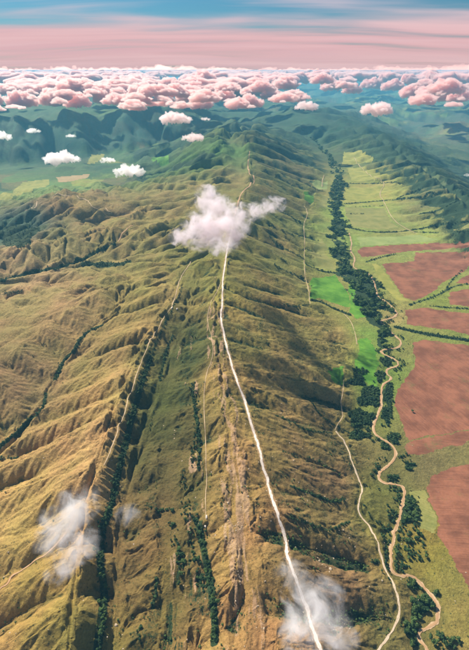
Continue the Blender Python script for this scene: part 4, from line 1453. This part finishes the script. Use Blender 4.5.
def wisp(label, lobes, density, edge, nscale, seed, color=WHITE, thr=0.53):
    """ragged scrap of cloud: density falls off from a few centres and is torn by noise"""
    cx_ = sum(l[0] for l in lobes) / len(lobes)
    cy_ = sum(l[1] for l in lobes) / len(lobes)
    czz = sum(l[2] for l in lobes) / len(lobes)
    loc = [(l[0] - cx_, l[1] - cy_, l[2] - czz, l[3], l[4], l[5]) for l in lobes]
    m, t, v = vol_material('wisp_vapour', color, 0.0, -0.1)
    co = nd(t, 'ShaderNodeTexCoord').outputs['Object']
    fld = None
    for (x, y, z, a, b_, c) in loc:
        q = vmth(t, 'DIVIDE', vmth(t, 'SUBTRACT', co, (x, y, z)), (a, b_, c))
        f_ = mth(t, 'SUBTRACT', 1.0, vmth(t, 'LENGTH', q))
        fld = f_ if fld is None else mth(t, 'SMOOTH_MAX', fld, f_, 0.25)
    nn = noise(t, vmth(t, 'ADD', co, (seed * 31.0, seed * 17.0, 0)), nscale, 7, 0.70, 0.8)
    s_ = mth(t, 'ADD', fld, mth(t, 'MULTIPLY', mth(t, 'SUBTRACT', nn, thr), 5.0))
    d_ = mth(t, 'MULTIPLY', smooth(t, s_, 0.0, edge), density)
    # nothing is left at the skin
    d_ = mth(t, 'MULTIPLY', d_, smooth(t, fld, 0.0, 0.16))
    t.links.new(d_, v.inputs['Density'])
    vox = min(min(l[3], l[4]) for l in lobes) / 6
    me = puff_mesh('cloud', [(x, y, z, a * 1.06, b_ * 1.06, c * 1.06) for (x, y, z, a, b_, c) in loc], vox, m, 0.0, 50, seed)
    return tag(link('cloud', me, loc=(cx_, cy_, czz)), label, 'cloud', 'wisps of cloud over the near ridge')


def wl(px, py, z, r_px, flat=0.6, long=1.0):
    x, y = at(px, py, z)
    dep = y * CP + (CAM_Z - z) * SP
    q = r_px * dep / FPX
    return (x, y, z, q, q * long, q * flat)


wisp('white cloud drifting across the crest road with an arm to the right',
     [wl(209, 200, 352, 19, .9), wl(218, 210, 350, 21, .9), wl(205, 230, 345, 29, .8), wl(185, 236, 345, 19, .6), wl(228, 228, 348, 25, .8), wl(240, 215, 352, 20, .7), wl(257, 211, 352, 17, .6), wl(274, 204, 355, 16, .55), wl(222, 246, 340, 18, .6)], 0.13, 1.7, 0.036, 3, (1.0, 0.93, 0.95))
wisp('thin ragged cloud over the lower left spur and the reddish track',
     [wl(66, 515, 190, 31, .7), wl(80, 545, 186, 24, .6), wl(56, 540, 186, 26, .6), wl(60, 570, 180, 18, .6), wl(85, 500, 190, 22, .6), wl(128, 515, 190, 15, .4)], 0.05, 1.5, 0.034, 8, thr=0.49)
wisp('thin veil of cloud across the gravel road near the bottom edge',
     [wl(300, 588, 185, 25, .6), wl(320, 605, 185, 33, .6), wl(312, 635, 182, 37, .6), wl(334, 630, 182, 28, .6), wl(290, 573, 186, 19, .6)], 0.06, 1.5, 0.034, 12, thr=0.50)

# ------------------------------------------------------------------ haze
HX, HY0, HY1, HZ0, HZ1 = 62000.0, -3000.0, 75000.0, float(Z.min()) - 6.0, 703.0
bm = bmesh.new()
bmesh.ops.create_cube(bm, size=1.0)
me = bpy.data.meshes.new('haze')
bm.to_mesh(me)
bm.free()
mh, _, _ = vol_material('haze', (0.20, 0.65, 0.95), 4.4e-5, 0.0)
me.materials.append(mh)
hz = link('haze', me, loc=(0, (HY0 + HY1) / 2, (HZ0 + HZ1) / 2))
hz.scale = (2 * HX, HY1 - HY0, HZ1 - HZ0)
tag(hz, 'pale blue haze over the far hills', 'haze', kind='stuff')
